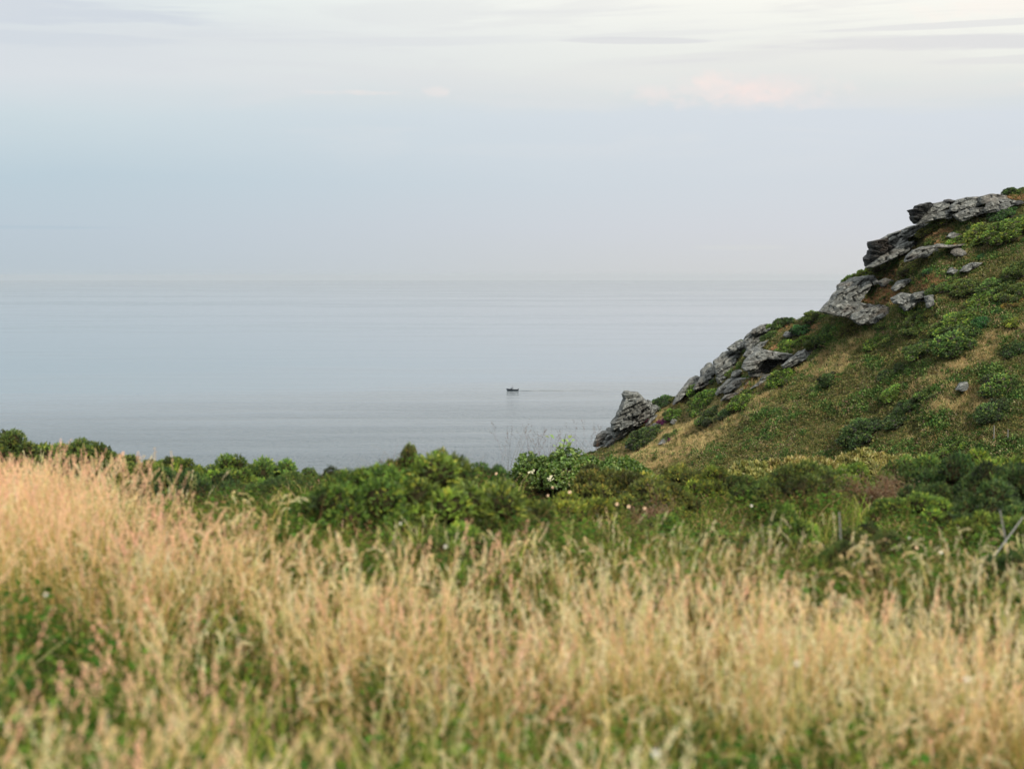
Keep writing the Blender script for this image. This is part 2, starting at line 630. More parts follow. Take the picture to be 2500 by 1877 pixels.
def gh(x, y):
    """height of the meadow, the dip behind it and the mounds under the bushes"""
    x, y = np.asarray(x, float), np.asarray(y, float)
    h = gh0(x, y)
    if MOUNDS:
        M = np.array(MOUNDS)
        sw, sd = np.zeros(h.shape), np.zeros(h.shape)
        for mx_, my_, dz_, sg in M:
            w_ = np.exp(-((x - mx_) ** 2 + (y - my_) ** 2) / (2 * sg * sg))
            sw += w_
            sd += w_ * dz_
        h = h + sd / (sw + 0.12)
    return h


# near bushes: pixel column, top row and width as seen, foot row, distance, crown, hue, words
NB = [
    (25, 1056, 220, 1110, 23.0, 0, 'g', 'dark gorse clump at the left end of the hedge above the meadow'),
    (150, 1078, 150, 1110, 23.5, 3, 'g', 'low gorse joining the left end clump to the next mound'),
    (215, 1074, 170, 1110, 22.5, 1, 'g', 'smooth rounded gorse mound standing against the sea on the left'),
    (330, 1100, 190, 1130, 22.0, 2, 'g', 'flat gorse right of the smooth rounded mound'),
    (430, 1104, 130, 1130, 21.0, 4, 'b', 'low light gorse behind the dark blurred bush'),
    (395, 1128, 190, 1200, 16.5, 2, 'd', 'dark blurred bush standing in the seed heads on the left'),
    (560, 1112, 190, 1190, 19.0, 0, 'b', 'bright upright gorse against the sea, left of centre'),
    (655, 1112, 180, 1190, 19.5, 3, 'g', 'gorse with spiky tops against the sea'),
    (500, 1150, 220, 1210, 15.5, 4, 'd', 'dark low bush in front of the bright upright gorse'),
    (690, 1165, 220, 1215, 14.5, 1, 'd', 'dark low bush left of the large central gorse'),
    (760, 1132, 160, 1190, 17.5, 2, 'g', 'low gorse dip between left and central bushes'),
    (850, 1128, 150, 1190, 15.0, 4, 'g', 'small gorse on the left shoulder of the central bush'),
    (1000, 1088, 130, 1150, 14.0, 0, 'o', 'gorse with brown tipped upright shoots behind the central bush'),
    (1078, 1088, 100, 1150, 14.2, 3, 'o', 'second brown tipped gorse behind the central bush'),
    (1170, 1115, 150, 1170, 14.5, 2, 'd', 'dark gorse right of the brown tipped shoots'),
    (900, 1142, 360, 1310, 11.0, 1, 'b', 'left half of the large blurred green gorse in the centre'),
    (1070, 1118, 430, 1330, 11.2, 0, 'b', 'highest dome of the large blurred gorse in the centre'),
    (1230, 1180, 260, 1330, 11.2, 2, 'g', 'right flank of the large blurred gorse in the centre'),
    (1120, 1265, 240, 1340, 9.6, 3, 'b', 'low yellow green bush in front of the large central gorse'),
    (1480, 1128, 210, 1190, 19.5, 4, 'o', 'olive gorse in front of the elder bush'),
    (1600, 1168, 210, 1240, 16.0, 1, 'o', 'brownish olive gorse right of the elder'),
    (1400, 1185, 260, 1260, 14.0, 2, 'y', 'yellowish bramble mound right of the central gorse'),
    (1660, 1128, 150, 1200, 19.0, 3, 'o', 'spiky olive gorse with a reddish tip at the foot of the hill'),
    (1745, 1140, 160, 1200, 18.0, 0, 'y', 'yellow green gorse below the hillside grass'),
    (1860, 1142, 180, 1230, 16.5, 4, 'g', 'grey green gorse left of the round bright one'),
    (1960, 1130, 240, 1250, 15.2, 1, 'g', 'broad green gorse left of the dead brown shrub'),
    (2090, 1118, 200, 1200, 16.5, 2, 'b', 'light green gorse crest above the dead brown shrub'),
    (1915, 1235, 170, 1300, 12.5, 0, 'b', 'round bright green gorse low in front of the broad one'),
    (2250, 1105, 220, 1210, 16.8, 3, 'g', 'gorse right of the dead brown shrub, dark hole in its side'),
    (2340, 1115, 220, 1290, 15.2, 0, 'd', 'dark bush mass under the orange tinted shrub'),
    (2460, 1110, 260, 1300, 14.6, 4, 'd', 'tall dark bush at the right edge'),
    (2230, 1200, 220, 1300, 13.4, 1, 'b', 'green bush below the dark bush mass'),
    (2390, 1230, 180, 1320, 12.6, 2, 'b', 'rounded green bush left of the crossed sticks'),
    (2495, 1250, 150, 1340, 12.4, 3, 'g', 'green bush behind the crossed sticks'),
    (2430, 1178, 290, 1330, 13.3, 0, 'd', 'broad dark bush under the tall dark bush at the right edge'),
    (2290, 1165, 200, 1290, 14.0, 2, 'd', 'dark rounded bush between the dark mass and the light green crest'),
    (2130, 1270, 210, 1320, 12.2, 4, 'g', 'low green bush under the dead brown shrub'),
    (1800, 1290, 240, 1330, 12.0, 3, 'g', 'low green bush in the dip on the right of centre'),
    (1620, 1260, 260, 1310, 13.0, 0, 'b', 'low bramble bush in the middle of the dip'),
    (2480, 1338, 230, 1420, 8.9, 1, 'd', 'dark low bush at the right edge hiding the foot of the crossed sticks'),
    (2075, 1296, 190, 1370, 8.8, 4, 'g', 'small low bush hiding the foot of the lone thin stick'),
]
LEAFY = [(1375, 1078, 340, 30.0), (1490, 1092, 230, 30.5), (1585, 1138, 150, 28.0), (1830, 1118, 200, 42.0), (1950, 1100, 210, 43.0), (2080, 1086, 240, 44.0), (2200, 1096, 190, 45.0), (2140, 1142, 150, 14.6), (1610, 1205, 130, 14.8), (2400, 1082, 260, 17.0)]


def rise(cx, top, w_, Y, bot=None):
    """the bush is about as high as half its width: the ground under it rises to suit"""
    p_ = at(cx, top, Y)
    rx_ = w_ * Y / F * 0.5
    H_ = float(np.clip(max(1.05 * rx_, 0.0 if bot is None else 0.85 * (bot - top) * Y / F), 0.35, 1.7))
    MOUNDS.append((p_[0], Y, p_[2] - H_ - float(gh0(np.array([p_[0]]), np.array([Y]))[0]), max(0.55, rx_ * 0.8)))


for b_ in NB:
    rise(b_[0], b_[1], b_[2], b_[4], b_[3])
for b_ in LEAFY:
    rise(*b_)
xs = np.concatenate([np.linspace(-50, -10, 40), np.linspace(-9.7, 14, 96), np.linspace(14.5, 60, 40)])
ys = np.concatenate([np.linspace(-8, 48, 225), np.linspace(48.5, 112, 60)])
X, Yg = np.meshgrid(xs, ys)
V = np.stack([X.ravel(), Yg.ravel(), gh(X, Yg).ravel()], 1)
tag(obj('ground', mesh('ground', V, grid_tris(len(ys), len(xs)), M_SOIL, smooth=True)),
    'cliff top ground under the meadow grass', 'ground', kind='structure')

# ------------------------------------------------------------------ the headland
RIDGE = [(1290, 1165, 172), (1380, 1125, 170), (1450, 1103, 168), (1500, 1072, 167), (1560, 1034, 166), (1620, 995, 165), (1680, 955, 163),
         (1740, 908, 161), (1800, 858, 159), (1870, 806, 156), (1950, 781, 153), (2010, 762, 151), (2050, 716, 149), (2085, 684, 148),
         (2110, 670, 147), (2128, 660, 146.5), (2160, 630, 145.5), (2200, 592, 144), (2240, 560, 143), (2262, 540, 142), (2300, 508, 141), (2340, 497, 140.5),
         (2400, 486, 140), (2450, 474, 139), (2500, 468, 138), (2700, 436, 134), (3000, 400, 128), (3400, 370, 120)]
BASE = [(1290, 1240, 142), (1600, 1240, 135), (2000, 1240, 121), (2500, 1240, 107), (3400, 1240, 90)]


def interp(tab, px):
    tab = np.array(tab, float)
    return np.stack([px, np.interp(px, tab[:, 0], tab[:, 1]), np.interp(px, tab[:, 0], tab[:, 2])], 1)


ncol, nrow = 520, 210
cols = np.linspace(1290, 3400, ncol)
rd, bs = interp(RIDGE, cols), interp(BASE, cols)
Rp = np.array([at(*r) for r in rd])
Bp = np.array([at(*r) for r in bs])
tt = np.linspace(0, 1, nrow)[:, None, None]
S = Rp[None] * (1 - tt) + Bp[None] * tt
flat = S.reshape(-1, 3)
bump = 0.55 * fbm(flat * 0.16, 3, 21) + 0.20 * fbm(flat * 0.7, 3, 31)
fade = np.clip(tt * 14, 0.15, 1).repeat(ncol, 1).reshape(-1)
flat = flat + np.stack([np.zeros(len(flat)), -0.35 * bump * fade, 0.8 * bump * fade], 1)
S = flat.reshape(nrow, ncol, 3)
back = [S[0] + np.array([-2, 6, -4.0]), S[0] + np.array([-4, 16, -18.0]), S[0] + np.array([-6, 40, -95.0])]
front = [S[-1] + np.array([-1, -6, -4.0]), S[-1] + np.array([-2, -12, -14.0]), S[-1] + np.array([-4, -20, -90.0])]
S = np.concatenate([np.array(back[::-1]), S, np.array(front)])
left = S[:, :1] + np.array([[[-14, 4, -60.0]]])
S = np.concatenate([left, S], 1)
HV = S.reshape(-1, 3)
HT = grid_tris(S.shape[0], S.shape[1])
tag(obj('hillside', mesh('hillside', HV, HT, M_SOIL, smooth=True)), 'steep headland slope running down to the sea', 'headland', kind='structure')
HB = BVHTree.FromPolygons([Vector(v) for v in HV], [tuple(int(i) for i in t) for t in HT])


def hit(px, py):
    d = ray(px, py)
    r = HB.ray_cast(Vector((0, 0, CAMZ)), Vector(d).normalized())
    return None if r[0] is None else np.array(r[0])


# ------------------------------------------------------------------ rocks
ZONE = {'A': (1430, 940, 8.848), 'B': (1640, 760, 5.53), 'C': (2080, 450, 5.267), 'D': (2000, 430, 4.152), 'E': (2000, 750, 4.152), 'G': (1400, 680, 3.403)}


def zpx(z, pts):
    x0, y0, k = ZONE[z]
    return [(x0 + x / k, y0 + y / k) for x, y in pts]


ROCK_POLYS = []


def slab_mesh(poly, yc, thick, tilt, bed, seed, origin, amp=1.0, grow=0.12, mat=None, boxy=False):
    """a bedded lump of rock: outline at distance yc, rounded to the front and the back, with ledges along its bedding"""
    P = np.array([at(x, y, yc) for x, y in poly])[:, [0, 2]]
    seg = np.linalg.norm(np.roll(P, -1, 0) - P, axis=1)
    per = seg.sum()
    n = int(np.clip(per / 0.12, 28, 180))
    s = np.linspace(0, per, n, endpoint=False)
    cum = np.concatenate([[0], np.cumsum(seg)])
    O = np.stack([np.interp(s, cum, np.append(P[:, k], P[0, k])) for k in (0, 1)], 1)
    c = O.mean(0)
    # area centroid keeps the fan star-shaped
    x, z = O[:, 0], O[:, 1]
    x2, z2 = np.roll(x, -1), np.roll(z, -1)
    cr = x * z2 - x2 * z
    if abs(cr.sum()) > 1e-6:
        c = np.array([((x + x2) * cr).sum(), ((z + z2) * cr).sum()]) / (3 * cr.sum())
    out = unit(O - c)
    j = fbm(np.stack([O[:, 0] * 2.2, O[:, 1] * 2.2, np.full(n, seed * 3.1)], 1), 3, seed)
    O = O + out * np.minimum(grow + 0.13 * amp * j, 0.09 if boxy else 9)[:, None]
    H = np.ptp(O[:, 1])
    rr = np.concatenate([np.linspace(0.04, 0.93, int(np.clip(per / 0.55, 7, 30))), [0.96, 0.985, 1.0]])
    verts, rows = [], []
    b = math.radians(bed)
    for sgn in (-1, 1):
        for r in (rr if sgn < 0 else rr[:-1][::-3]):
            Q = c + (O - c) * r
            prof = (1 - r ** 9) ** 0.6 if boxy else (1 - r ** 3.2) ** 0.62
            yy = yc + (Q[:, 1] - c[1]) * tilt + sgn * thick * prof
            if sgn < 0:
                q3 = np.stack([Q[:, 0], yy, Q[:, 1]], 1)
                vv = -Q[:, 0] * math.sin(b) + Q[:, 1] * math.cos(b)
                uu = Q[:, 0] * math.cos(b) + Q[:, 1] * math.sin(b)
                warp = fbm(np.stack([uu * 0.55, vv * 0.5, np.full(n, seed)], 1), 3, seed + 5)
                lay = vv / 0.62 + 0.9 * warp
                k = np.floor(lay)
                fr = lay - k
                off = _hash(k.astype(np.int64), np.floor(uu / 2.3 + k * 0.37).astype(np.int64), np.zeros(n, np.int64), seed)
                ledge = 0.42 * (fr ** 2) + 0.55 * (off - 0.5)
                lay2 = vv / 0.21 + 1.6 * warp
                ledge = ledge + 0.13 * (lay2 - np.floor(lay2)) ** 1.5
                crack = np.abs(vnoise(np.stack([uu * 0.8, vv * 0.5, np.full(n, seed * 1.7)], 1), seed + 9))
                crack = -0.7 * np.clip(1 - crack / 0.09, 0, 1)
                nn = 0.26 * fbm(q3 * 0.7, 3, seed + 2) + 0.16 * fbm(q3 * 2.6, 3, seed + 3)
                yy = yy - amp * (1 - r ** 6) * (ledge + nn + crack)
                Q = Q + (0.05 * amp * np.stack([fbm(q3 * 2.5, 2, seed + 4), fbm(q3 * 2.5, 2, seed + 6)], 1)) * (1 - r ** 8)
            verts.append(np.stack([Q[:, 0], yy, Q[:, 1]], 1))
    V = np.concatenate(verts)
    R = len(verts)
    T = []
    i = np.arange(n)
    k = (i + 1) % n
    for a in range(R - 1):
        p, q = a * n, (a + 1) * n
        T += [np.stack([p + i, q + k, p + k], 1), np.stack([p + i, q + i, q + k], 1)]
    V = np.concatenate([V, V[:n].mean(0, keepdims=True), V[-n:].mean(0, keepdims=True)])
    T += [np.stack([np.full(n, R * n), i, k], 1), np.stack([np.full(n, R * n + 1), (R - 1) * n + k, (R - 1) * n + i], 1)]
    return mesh('rock_slab', V - np.asarray(origin), np.concatenate(T)[:, ::-1], mat or M_ROCK)


SEED = [100]


def clip_half(poly, a, b, c):
    """part of a polygon where a*x + b*z <= c"""
    out = []
    for k in range(len(poly)):
        p, q = poly[k - 1], poly[k]
        dp, dq = a * p[0] + b * p[1] - c, a * q[0] + b * q[1] - c
        if (dp <= 0) != (dq <= 0):
            t_ = dp / (dp - dq)
            out.append((p[0] + (q[0] - p[0]) * t_, p[1] + (q[1] - p[1]) * t_))
        if dq <= 0:
            out.append(q)
    return out


def area(poly):
    p = np.array(poly)
    x, z = p[:, 0], p[:, 1]
    return 0.5 * abs((x * np.roll(z, -1) - np.roll(x, -1) * z).sum())


def beds(poly, bed, rng, tmin, tmax):
    """cut an outline (photo pixels, y down) into beds and joint blocks"""
    b = math.radians(bed)
    ux, uy = math.cos(b), -math.sin(b)            # along the bedding, rising to the right
    vx, vy = math.sin(b), math.cos(b)             # across it
    v = [p[0] * vx + p[1] * vy for p in poly]
    cuts, t_ = [], min(v)
    while t_ < max(v):
        n_ = t_ + rng.uniform(tmin, tmax)
        if max(v) - n_ < tmin * 0.7:
            n_ = max(v) + 1
        tl = math.radians(rng.normal(0, 3.0))
        cuts.append((t_, n_, tl))
        t_ = n_
    cells = []
    for lo, hi, tl in cuts:
        c_ = clip_half(poly, -vx, -vy, -lo)
        if len(c_) < 3:
            continue
        c_ = clip_half(c_, vx, vy, hi)
        if len(c_) < 3:
            continue
        u = [p[0] * ux + p[1] * uy for p in c_]
        s_, e_ = min(u), max(u)
        while s_ < e_:
            nx = s_ + rng.uniform(2.4, 7.5) * (hi - lo)
            if e_ - nx < 1.4 * (hi - lo):
                nx = e_ + 1
            an = math.radians(rng.normal(0, 22))
            jx, jy = ux * math.cos(an) - vx * math.sin(an), uy * math.cos(an) - vy * math.sin(an)
            mid_ = ((lo + min(hi, max(v))) / 2)
            px_c, py_c = ux * nx + vx * mid_, uy * nx + vy * mid_
            left_ = clip_half(c_, jx, jy, jx * px_c + jy * py_c)
            if len(left_) >= 3 and area(left_) > 12:
                cells.append(left_)
            c_ = clip_half(c_, -jx, -jy, -(jx * px_c + jy * py_c))
            if len(c_) < 3:
                break
            s_ = nx
    return cells


def outcrop(name, label, zone, slabs, cat='rock outcrop', group='rock outcrops on the headland', part='rock_slab'):
    """slabs: (outline, options)"""
    first = zpx(zone, slabs[0][0])
    cx, cy = np.mean(first, 0)
    h = hit(cx, cy)
    if h is None:
        h = at(cx, cy, np.interp(cx, np.array(RIDGE)[:, 0], np.array(RIDGE)[:, 2]))
    root = empty(name, tuple(h), label, cat, group)
    for pts, o in slabs:
        poly = zpx(o.get('zone', zone), pts)
        ROCK_POLYS.append(np.array(poly))
        cx, cy = np.mean(poly, 0)
        g = hit(cx, cy)
        ry = float(np.interp(cx, np.array(RIDGE)[:, 0], np.array(RIDGE)[:, 2]))
        yc = ry if g is None else g[1]
        px = np.array(poly)
        w_ = np.ptp(px[:, 0]) * yc / F
        h_ = np.ptp(px[:, 1]) * yc / F
        tilt = o.get('tilt', 1.15)
        thick = o.get('thick', max(0.45, 0.42 * min(w_, h_)))
        yc = yc - max(0.0, (1.7 - tilt)) * h_ * 0.32 - 0.12 * thick - 0.55 + o.get('dy', 0.0)
        SEED[0] += 1
        mt = M_DARKROCK if o.get('dark') else M_ROCK
        bed = o.get('bed', 27)
        rg = np.random.default_rng(SEED[0])
        cells = beds(poly, bed, rg, 3.8, 10.5) if min(w_, h_) > 0.6 else []
        am = o.get('amp', 1.0) * min(1.0, 0.35 + 0.28 * min(w_, h_))
        if len(cells) < 2:
            obj(part, slab_mesh(poly, yc, thick, tilt, bed, SEED[0], h, am * 0.7, o.get('grow', 0.12), mt), root)
            continue
        # the body behind, then the beds and blocks that stand out of it
        obj(part, slab_mesh(poly, yc + 0.45, thick, tilt, bed, SEED[0], h, am * 0.7, 0.06 if 'grow' not in o else o['grow'] - 0.05, mt), root)
        zc_ = at(cx, cy, yc)[2]
        for k_, cell in enumerate(cells):
            ca = np.mean(cell, 0)
            dz_ = at(ca[0], ca[1], yc)[2] - zc_
            tw = float(np.ptp(np.array(cell)[:, 1])) * yc / F
            # blocks away from the outline's centre lie back with the rounding of the whole
            ex = np.abs((ca[0] - cx) / (np.ptp(px[:, 0]) * 0.5))
            ez = np.abs((ca[1] - cy) / (np.ptp(px[:, 1]) * 0.5))
            lie = 0.75 * thick * min(1.0, max(ex, ez)) ** 2.5
            yk = yc + dz_ * tilt - thick * 0.62 + lie + rg.uniform(-0.28, 0.28)
            me = slab_mesh(cell, yk, max(0.4, 0.5 * thick), tilt * rg.uniform(0.3, 1.1) + rg.normal(0, 0.15), bed + rg.normal(0, 4), SEED[0] * 31 + k_, h, 0.30 * o.get('amp', 1.0), 0.035, mt, boxy=True)
            obj(part, me, root)
    return root


# the pinnacle by the sea
outcrop('rock_pinnacle', 'tall hooked grey rock pinnacle standing above the sea at the foot of the headland', 'A', [
    ([(790, 200), (830, 150), (900, 140), (1000, 150), (1100, 160), (1180, 200), (1240, 270), (1320, 350), (1400, 430), (1420, 490), (1390, 560), (1380, 660), (1250, 750), (1150, 800), (1000, 870),
      (930, 960), (880, 1030), (820, 1110), (700, 1130), (600, 1150), (580, 1080), (590, 1000), (540, 960), (560, 880), (540, 800), (640, 690), (660, 600), (720, 540), (730, 470), (790, 340), (815, 280)],
     dict(tilt=0.35, thick=3.0, grow=0.0, bed=24, amp=1.5)),
    ([(790, 200), (830, 150), (900, 140), (1000, 150), (1100, 160), (1180, 200), (1240, 270), (1180, 300), (1080, 290), (980, 270), (900, 300), (820, 285)], dict(tilt=0.1, thick=2.2, grow=0.04, dy=-1.2, bed=4)),
    ([(820, 300), (960, 280), (1060, 330), (1060, 420), (980, 480), (900, 540), (780, 640), (700, 700), (720, 560), (760, 440)], dict(tilt=0.5, dy=-2.2, bed=40)),
    ([(980, 440), (1080, 400), (1230, 420), (1260, 480), (1150, 520), (1020, 540)], dict(tilt=0.8, dy=-2.6)),
    ([(860, 640), (1000, 560), (1200, 520), (1350, 540), (1370, 640), (1250, 720), (1080, 780), (900, 760)], dict(tilt=0.7, dy=-2.6, bed=20)),
    ([(600, 1140), (590, 1000), (640, 920), (760, 860), (900, 880), (960, 920), (900, 1010), (820, 1100), (700, 1120)], dict(tilt=0.2, dy=-2.4)),
    ([(1040, 400), (1100, 300), (1200, 260), (1330, 370), (1400, 440), (1300, 470), (1180, 420)], dict(tilt=0.9, dy=-2.0, bed=-35)),
    ([(160, 1300), (230, 1090), (370, 1000), (450, 990), (560, 1030), (590, 1100), (580, 1200), (480, 1320), (420, 1340)], dict(tilt=0.5, thick=2.0, dy=-0.4)),
    ([(370, 1340), (520, 1200), (700, 1140), (790, 1160), (640, 1240), (520, 1340)], dict(dy=-1.2)),
    ([(450, 990), (470, 950), (540, 955), (560, 1020), (500, 1030)], dict(dy=-0.6)),
])
outcrop('boulder', 'pale rounded boulder resting against the lower right side of the hooked pinnacle', 'A', [([(1020, 820), (1080, 780), (1200, 760), (1230, 800), (1180, 850), (1060, 880)], dict(dy=-2.6, thick=1.0))], 'boulder', 'boulders round the pinnacle')
outcrop('boulder', 'small dark boulder tucked under the pale rounded boulder of the pinnacle', 'A', [([(940, 980), (960, 920), (1060, 870), (1110, 910), (1060, 970), (950, 1020)], dict(dy=-2.2, thick=0.9))], 'boulder', 'boulders round the pinnacle')
outcrop('boulder', 'upright cracked block leaning on the right shoulder of the pinnacle', 'A', [
    ([(1380, 560), (1430, 510), (1560, 480), (1510, 570), (1450, 640), (1390, 670)], dict(dy=-0.8)),
    ([(1430, 470), (1500, 445), (1620, 465), (1570, 510), (1450, 505)], dict(dy=-0.4)),
    ([(1310, 430), (1340, 330), (1400, 370), (1430, 440), (1390, 480)], dict(tilt=0.3))], 'boulder', 'boulders round the pinnacle')
outcrop('rock_outcrop', 'low grey ledge below the pinnacle with purple heather growing along its top', 'A', [
    ([(1390, 950), (1430, 880), (1500, 845), (1660, 890), (1600, 940), (1450, 960)], dict()),
    ([(1150, 1080), (1230, 980), (1390, 925), (1360, 970), (1240, 1030)], dict()),
    ([(1280, 850), (1380, 740), (1530, 650), (1560, 665), (1450, 745), (1400, 800), (1390, 875), (1300, 880)], dict()),
    ([(850, 1330), (1000, 1150), (1130, 1080), (1120, 1120), (1000, 1240), (920, 1330)], dict())])
outcrop('boulder', 'small bluish boulder just right of the purple heather', 'A', [([(1840, 810), (1890, 745), (1970, 750), (1910, 840)], dict())], 'boulder', 'boulders on the slope')
outcrop('boulder', 'flat bluish stone under a green cushion in the tan grass near the pinnacle', 'A', [([(1580, 1265), (1690, 1190), (1810, 1180), (1710, 1260)], dict())], 'boulder', 'boulders on the slope')

# the middle outcrop
outcrop('rock_outcrop', 'broad cracked outcrop of layered grey slabs stepping up the middle of the ridge', 'B', [
    ([(560, 670), (640, 620), (760, 540), (850, 555), (960, 600), (930, 690), (830, 770), (720, 830), (600, 890), (570, 790)], dict(dy=-0.2)),
    ([(0, 1240), (60, 1130), (150, 1030), (260, 920), (340, 880), (395, 890), (340, 960), (280, 1040), (200, 1100), (100, 1190)], dict(tilt=1.3)),
    ([(280, 1050), (350, 940), (400, 870), (400, 810), (450, 760), (500, 715), (550, 710), (590, 830), (585, 900), (500, 970), (400, 1030), (310, 1060)], dict(tilt=1.0, dy=-0.4)),
    ([(750, 500), (860, 430), (950, 385), (995, 450), (1005, 530), (900, 565), (800, 545)], dict()),
    ([(970, 400), (1000, 340), (1080, 285), (1200, 285), (1320, 280), (1300, 400), (1200, 425), (1080, 535), (1000, 570), (985, 470)], dict(bed=35)),
    ([(1050, 300), (1100, 240), (1200, 200), (1290, 170), (1350, 172), (1335, 240), (1240, 290), (1140, 305)], dict()),
    ([(960, 600), (1000, 550), (1100, 505), (1200, 430), (1310, 385), (1260, 450), (1150, 515), (1080, 575), (1000, 620)], dict(dy=-0.5)),
    ([(940, 760), (980, 670), (1080, 580), (1180, 500), (1300, 530), (1460, 555), (1630, 570), (1600, 620), (1480, 650), (1300, 640), (1200, 660), (1150, 740), (1080, 800), (960, 795)], dict(dy=-1.6, bed=12, thick=1.6)),
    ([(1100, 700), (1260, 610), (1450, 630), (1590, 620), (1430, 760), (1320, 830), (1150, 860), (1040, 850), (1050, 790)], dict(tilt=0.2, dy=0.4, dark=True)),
    ([(1030, 800), (1150, 765), (1290, 775), (1270, 850), (1180, 885), (1050, 875)], dict(dy=-0.7, bed=5)),
    ([(795, 880), (830, 820), (920, 785), (955, 810), (900, 850), (830, 885)], dict(dy=-0.3)),
    ([(695, 1100), (760, 1000), (850, 930), (1000, 900), (1085, 895), (950, 990), (850, 1065), (740, 1105)], dict(dy=-0.6)),
    ([(585, 1120), (620, 1035), (680, 1000), (760, 935), (860, 885), (1020, 850), (900, 930), (770, 1000), (690, 1095)], dict()),
    ([(655, 1200), (720, 1135), (880, 1100), (1040, 945), (1065, 980), (960, 1050), (870, 1135), (740, 1190)], dict(dy=-0.3)),
    ([(595, 900), (700, 865), (790, 900), (700, 965), (620, 970)], dict()),
])
outcrop('rock_outcrop', 'thin pale slab strip lying in rusty grass below the overhang', 'B', [([(1045, 1035), (1150, 965), (1250, 875), (1370, 835), (1310, 890), (1180, 985)], dict(thick=0.5))])
outcrop('rock_outcrop', 'pale speckled slanting slab right of the dark overhang', 'B', [
    ([(1480, 730), (1540, 680), (1720, 560), (1820, 515), (1925, 535), (1935, 580), (1850, 620), (1720, 680), (1600, 745), (1500, 765)], dict(dy=-0.4, thick=1.1)),
    ([(1860, 660), (1890, 630), (1940, 610), (1930, 640), (1880, 670)], dict(thick=0.4))])
outcrop('boulder', 'small flat stone under the round green bush near the crest', 'B', [([(1515, 325), (1560, 290), (1625, 300), (1615, 332), (1540, 338)], dict())], 'boulder', 'boulders on the slope')

# the broken rocks between the two outcrops
outcrop('rock_outcrop', 'broken ledges of grey rock below the upper noses, rusty grass on their tops', 'D', [
    ([(0, 1372), (145, 1228), (240, 1105), (400, 1035), (560, 1012), (600, 1080), (440, 1150), (350, 1215), (345, 1290), (520, 1300), (725, 1335), (700, 1400), (560, 1490), (400, 1505), (300, 1440), (120, 1405)], dict(dy=-0.5, thick=1.2)),
    ([(-5, 1375), (60, 1305), (150, 1225), (260, 1215), (355, 1205), (320, 1290), (300, 1375), (120, 1405)], dict(dy=-0.7)),
    ([(320, 1300), (380, 1265), (510, 1310), (465, 1375), (340, 1395)], dict(dy=-1.0)),
    ([(465, 1355), (620, 1305), (725, 1335), (710, 1400), (560, 1490), (400, 1505), (310, 1440), (340, 1400)], dict(dy=-0.9)),
    ([(345, 1085), (400, 1030), (560, 1005), (585, 1080), (480, 1125), (370, 1135)], dict(dy=-0.9)),
    ([(590, 1075), (680, 1040), (755, 1060), (640, 1120)], dict(dy=-0.7)),
    ([(145, 1225), (190, 1150), (240, 1100), (375, 1105), (355, 1175), (240, 1225)], dict(dy=-0.7))])
outcrop('rock_outcrop', 'mid slope ledge of pale rock with a tan grass shelf between its two steps', 'D', [
    ([(730, 1240), (850, 1185), (960, 1200), (1060, 1170), (1150, 1190), (1155, 1290), (1085, 1330), (1020, 1260), (900, 1330), (860, 1370), (810, 1300), (745, 1290)], dict(dy=-0.5, thick=1.0)),
    ([(735, 1235), (850, 1190), (955, 1200), (940, 1275), (830, 1305), (750, 1285)], dict(dy=-0.9)),
    ([(715, 1145), (800, 1070), (965, 1030), (870, 1105), (760, 1165)], dict(dy=-0.7)),
    ([(1075, 1225), (1150, 1205), (1155, 1300), (1090, 1335)], dict(dy=-0.7)),
    ([(940, 1200), (1060, 1170), (1140, 1190), (1060, 1230), (950, 1250)], dict(dy=-0.7)),
    ([(825, 1325), (905, 1320), (870, 1375)], dict(dy=-0.7))])

# the lower nose
outcrop('rock_outcrop', 'lower of the two overhanging noses, dark jagged face towards the sea', 'C', [
    ([(170, 1070), (260, 1000), (350, 920), (480, 860), (560, 770), (620, 700), (720, 670), (690, 735), (740, 740), (880, 700), (945, 730), (900, 775), (760, 835), (640, 895), (480, 965), (320, 1035), (220, 1080)], dict(dy=-0.6, thick=1.6)),
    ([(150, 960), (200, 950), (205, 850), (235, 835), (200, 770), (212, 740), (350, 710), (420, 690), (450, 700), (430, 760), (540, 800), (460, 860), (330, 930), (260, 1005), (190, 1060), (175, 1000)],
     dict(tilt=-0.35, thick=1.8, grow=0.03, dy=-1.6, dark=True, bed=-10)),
    ([(345, 715), (480, 645), (640, 598), (760, 538), (810, 555), (700, 640), (600, 700), (520, 790), (440, 800), (430, 740)], dict()),
    ([(640, 600), (740, 548), (880, 508), (1010, 478), (1025, 500), (960, 545), (880, 565), (760, 610), (660, 645)], dict()),
    ([(630, 660), (780, 590), (880, 565), (955, 640), (880, 665), (740, 655), (700, 690)], dict(dy=-0.5))])
outcrop('rock_outcrop', 'mossy shelf with a thin pale rim and a shaded hollow beneath', 'C', [
    ([(665, 1000), (690, 930), (780, 850), (900, 812), (1130, 782), (1245, 808), (1120, 845), (1020, 885), (960, 935), (840, 945), (760, 985)], dict(tilt=0.5, dy=-0.3)),
    ([(770, 850), (900, 810), (1130, 782), (1300, 785), (1445, 762), (1430, 788), (1250, 822), (1130, 815), (900, 840)], dict(dy=-1.2, thick=0.8)),
    ])
outcrop('boulder', 'small pale rock right of the mossy shelf', 'C', [([(1285, 885), (1310, 848), (1390, 836), (1455, 868), (1440, 905), (1320, 915)], dict())], 'boulder', 'boulders on the slope')
outcrop('boulder', 'pale broken stones in russet grass above the bright green gorse mat', 'C', [([(1215, 675), (1290, 628), (1395, 640), (1300, 685)], dict())], 'boulder', 'boulders on the slope')
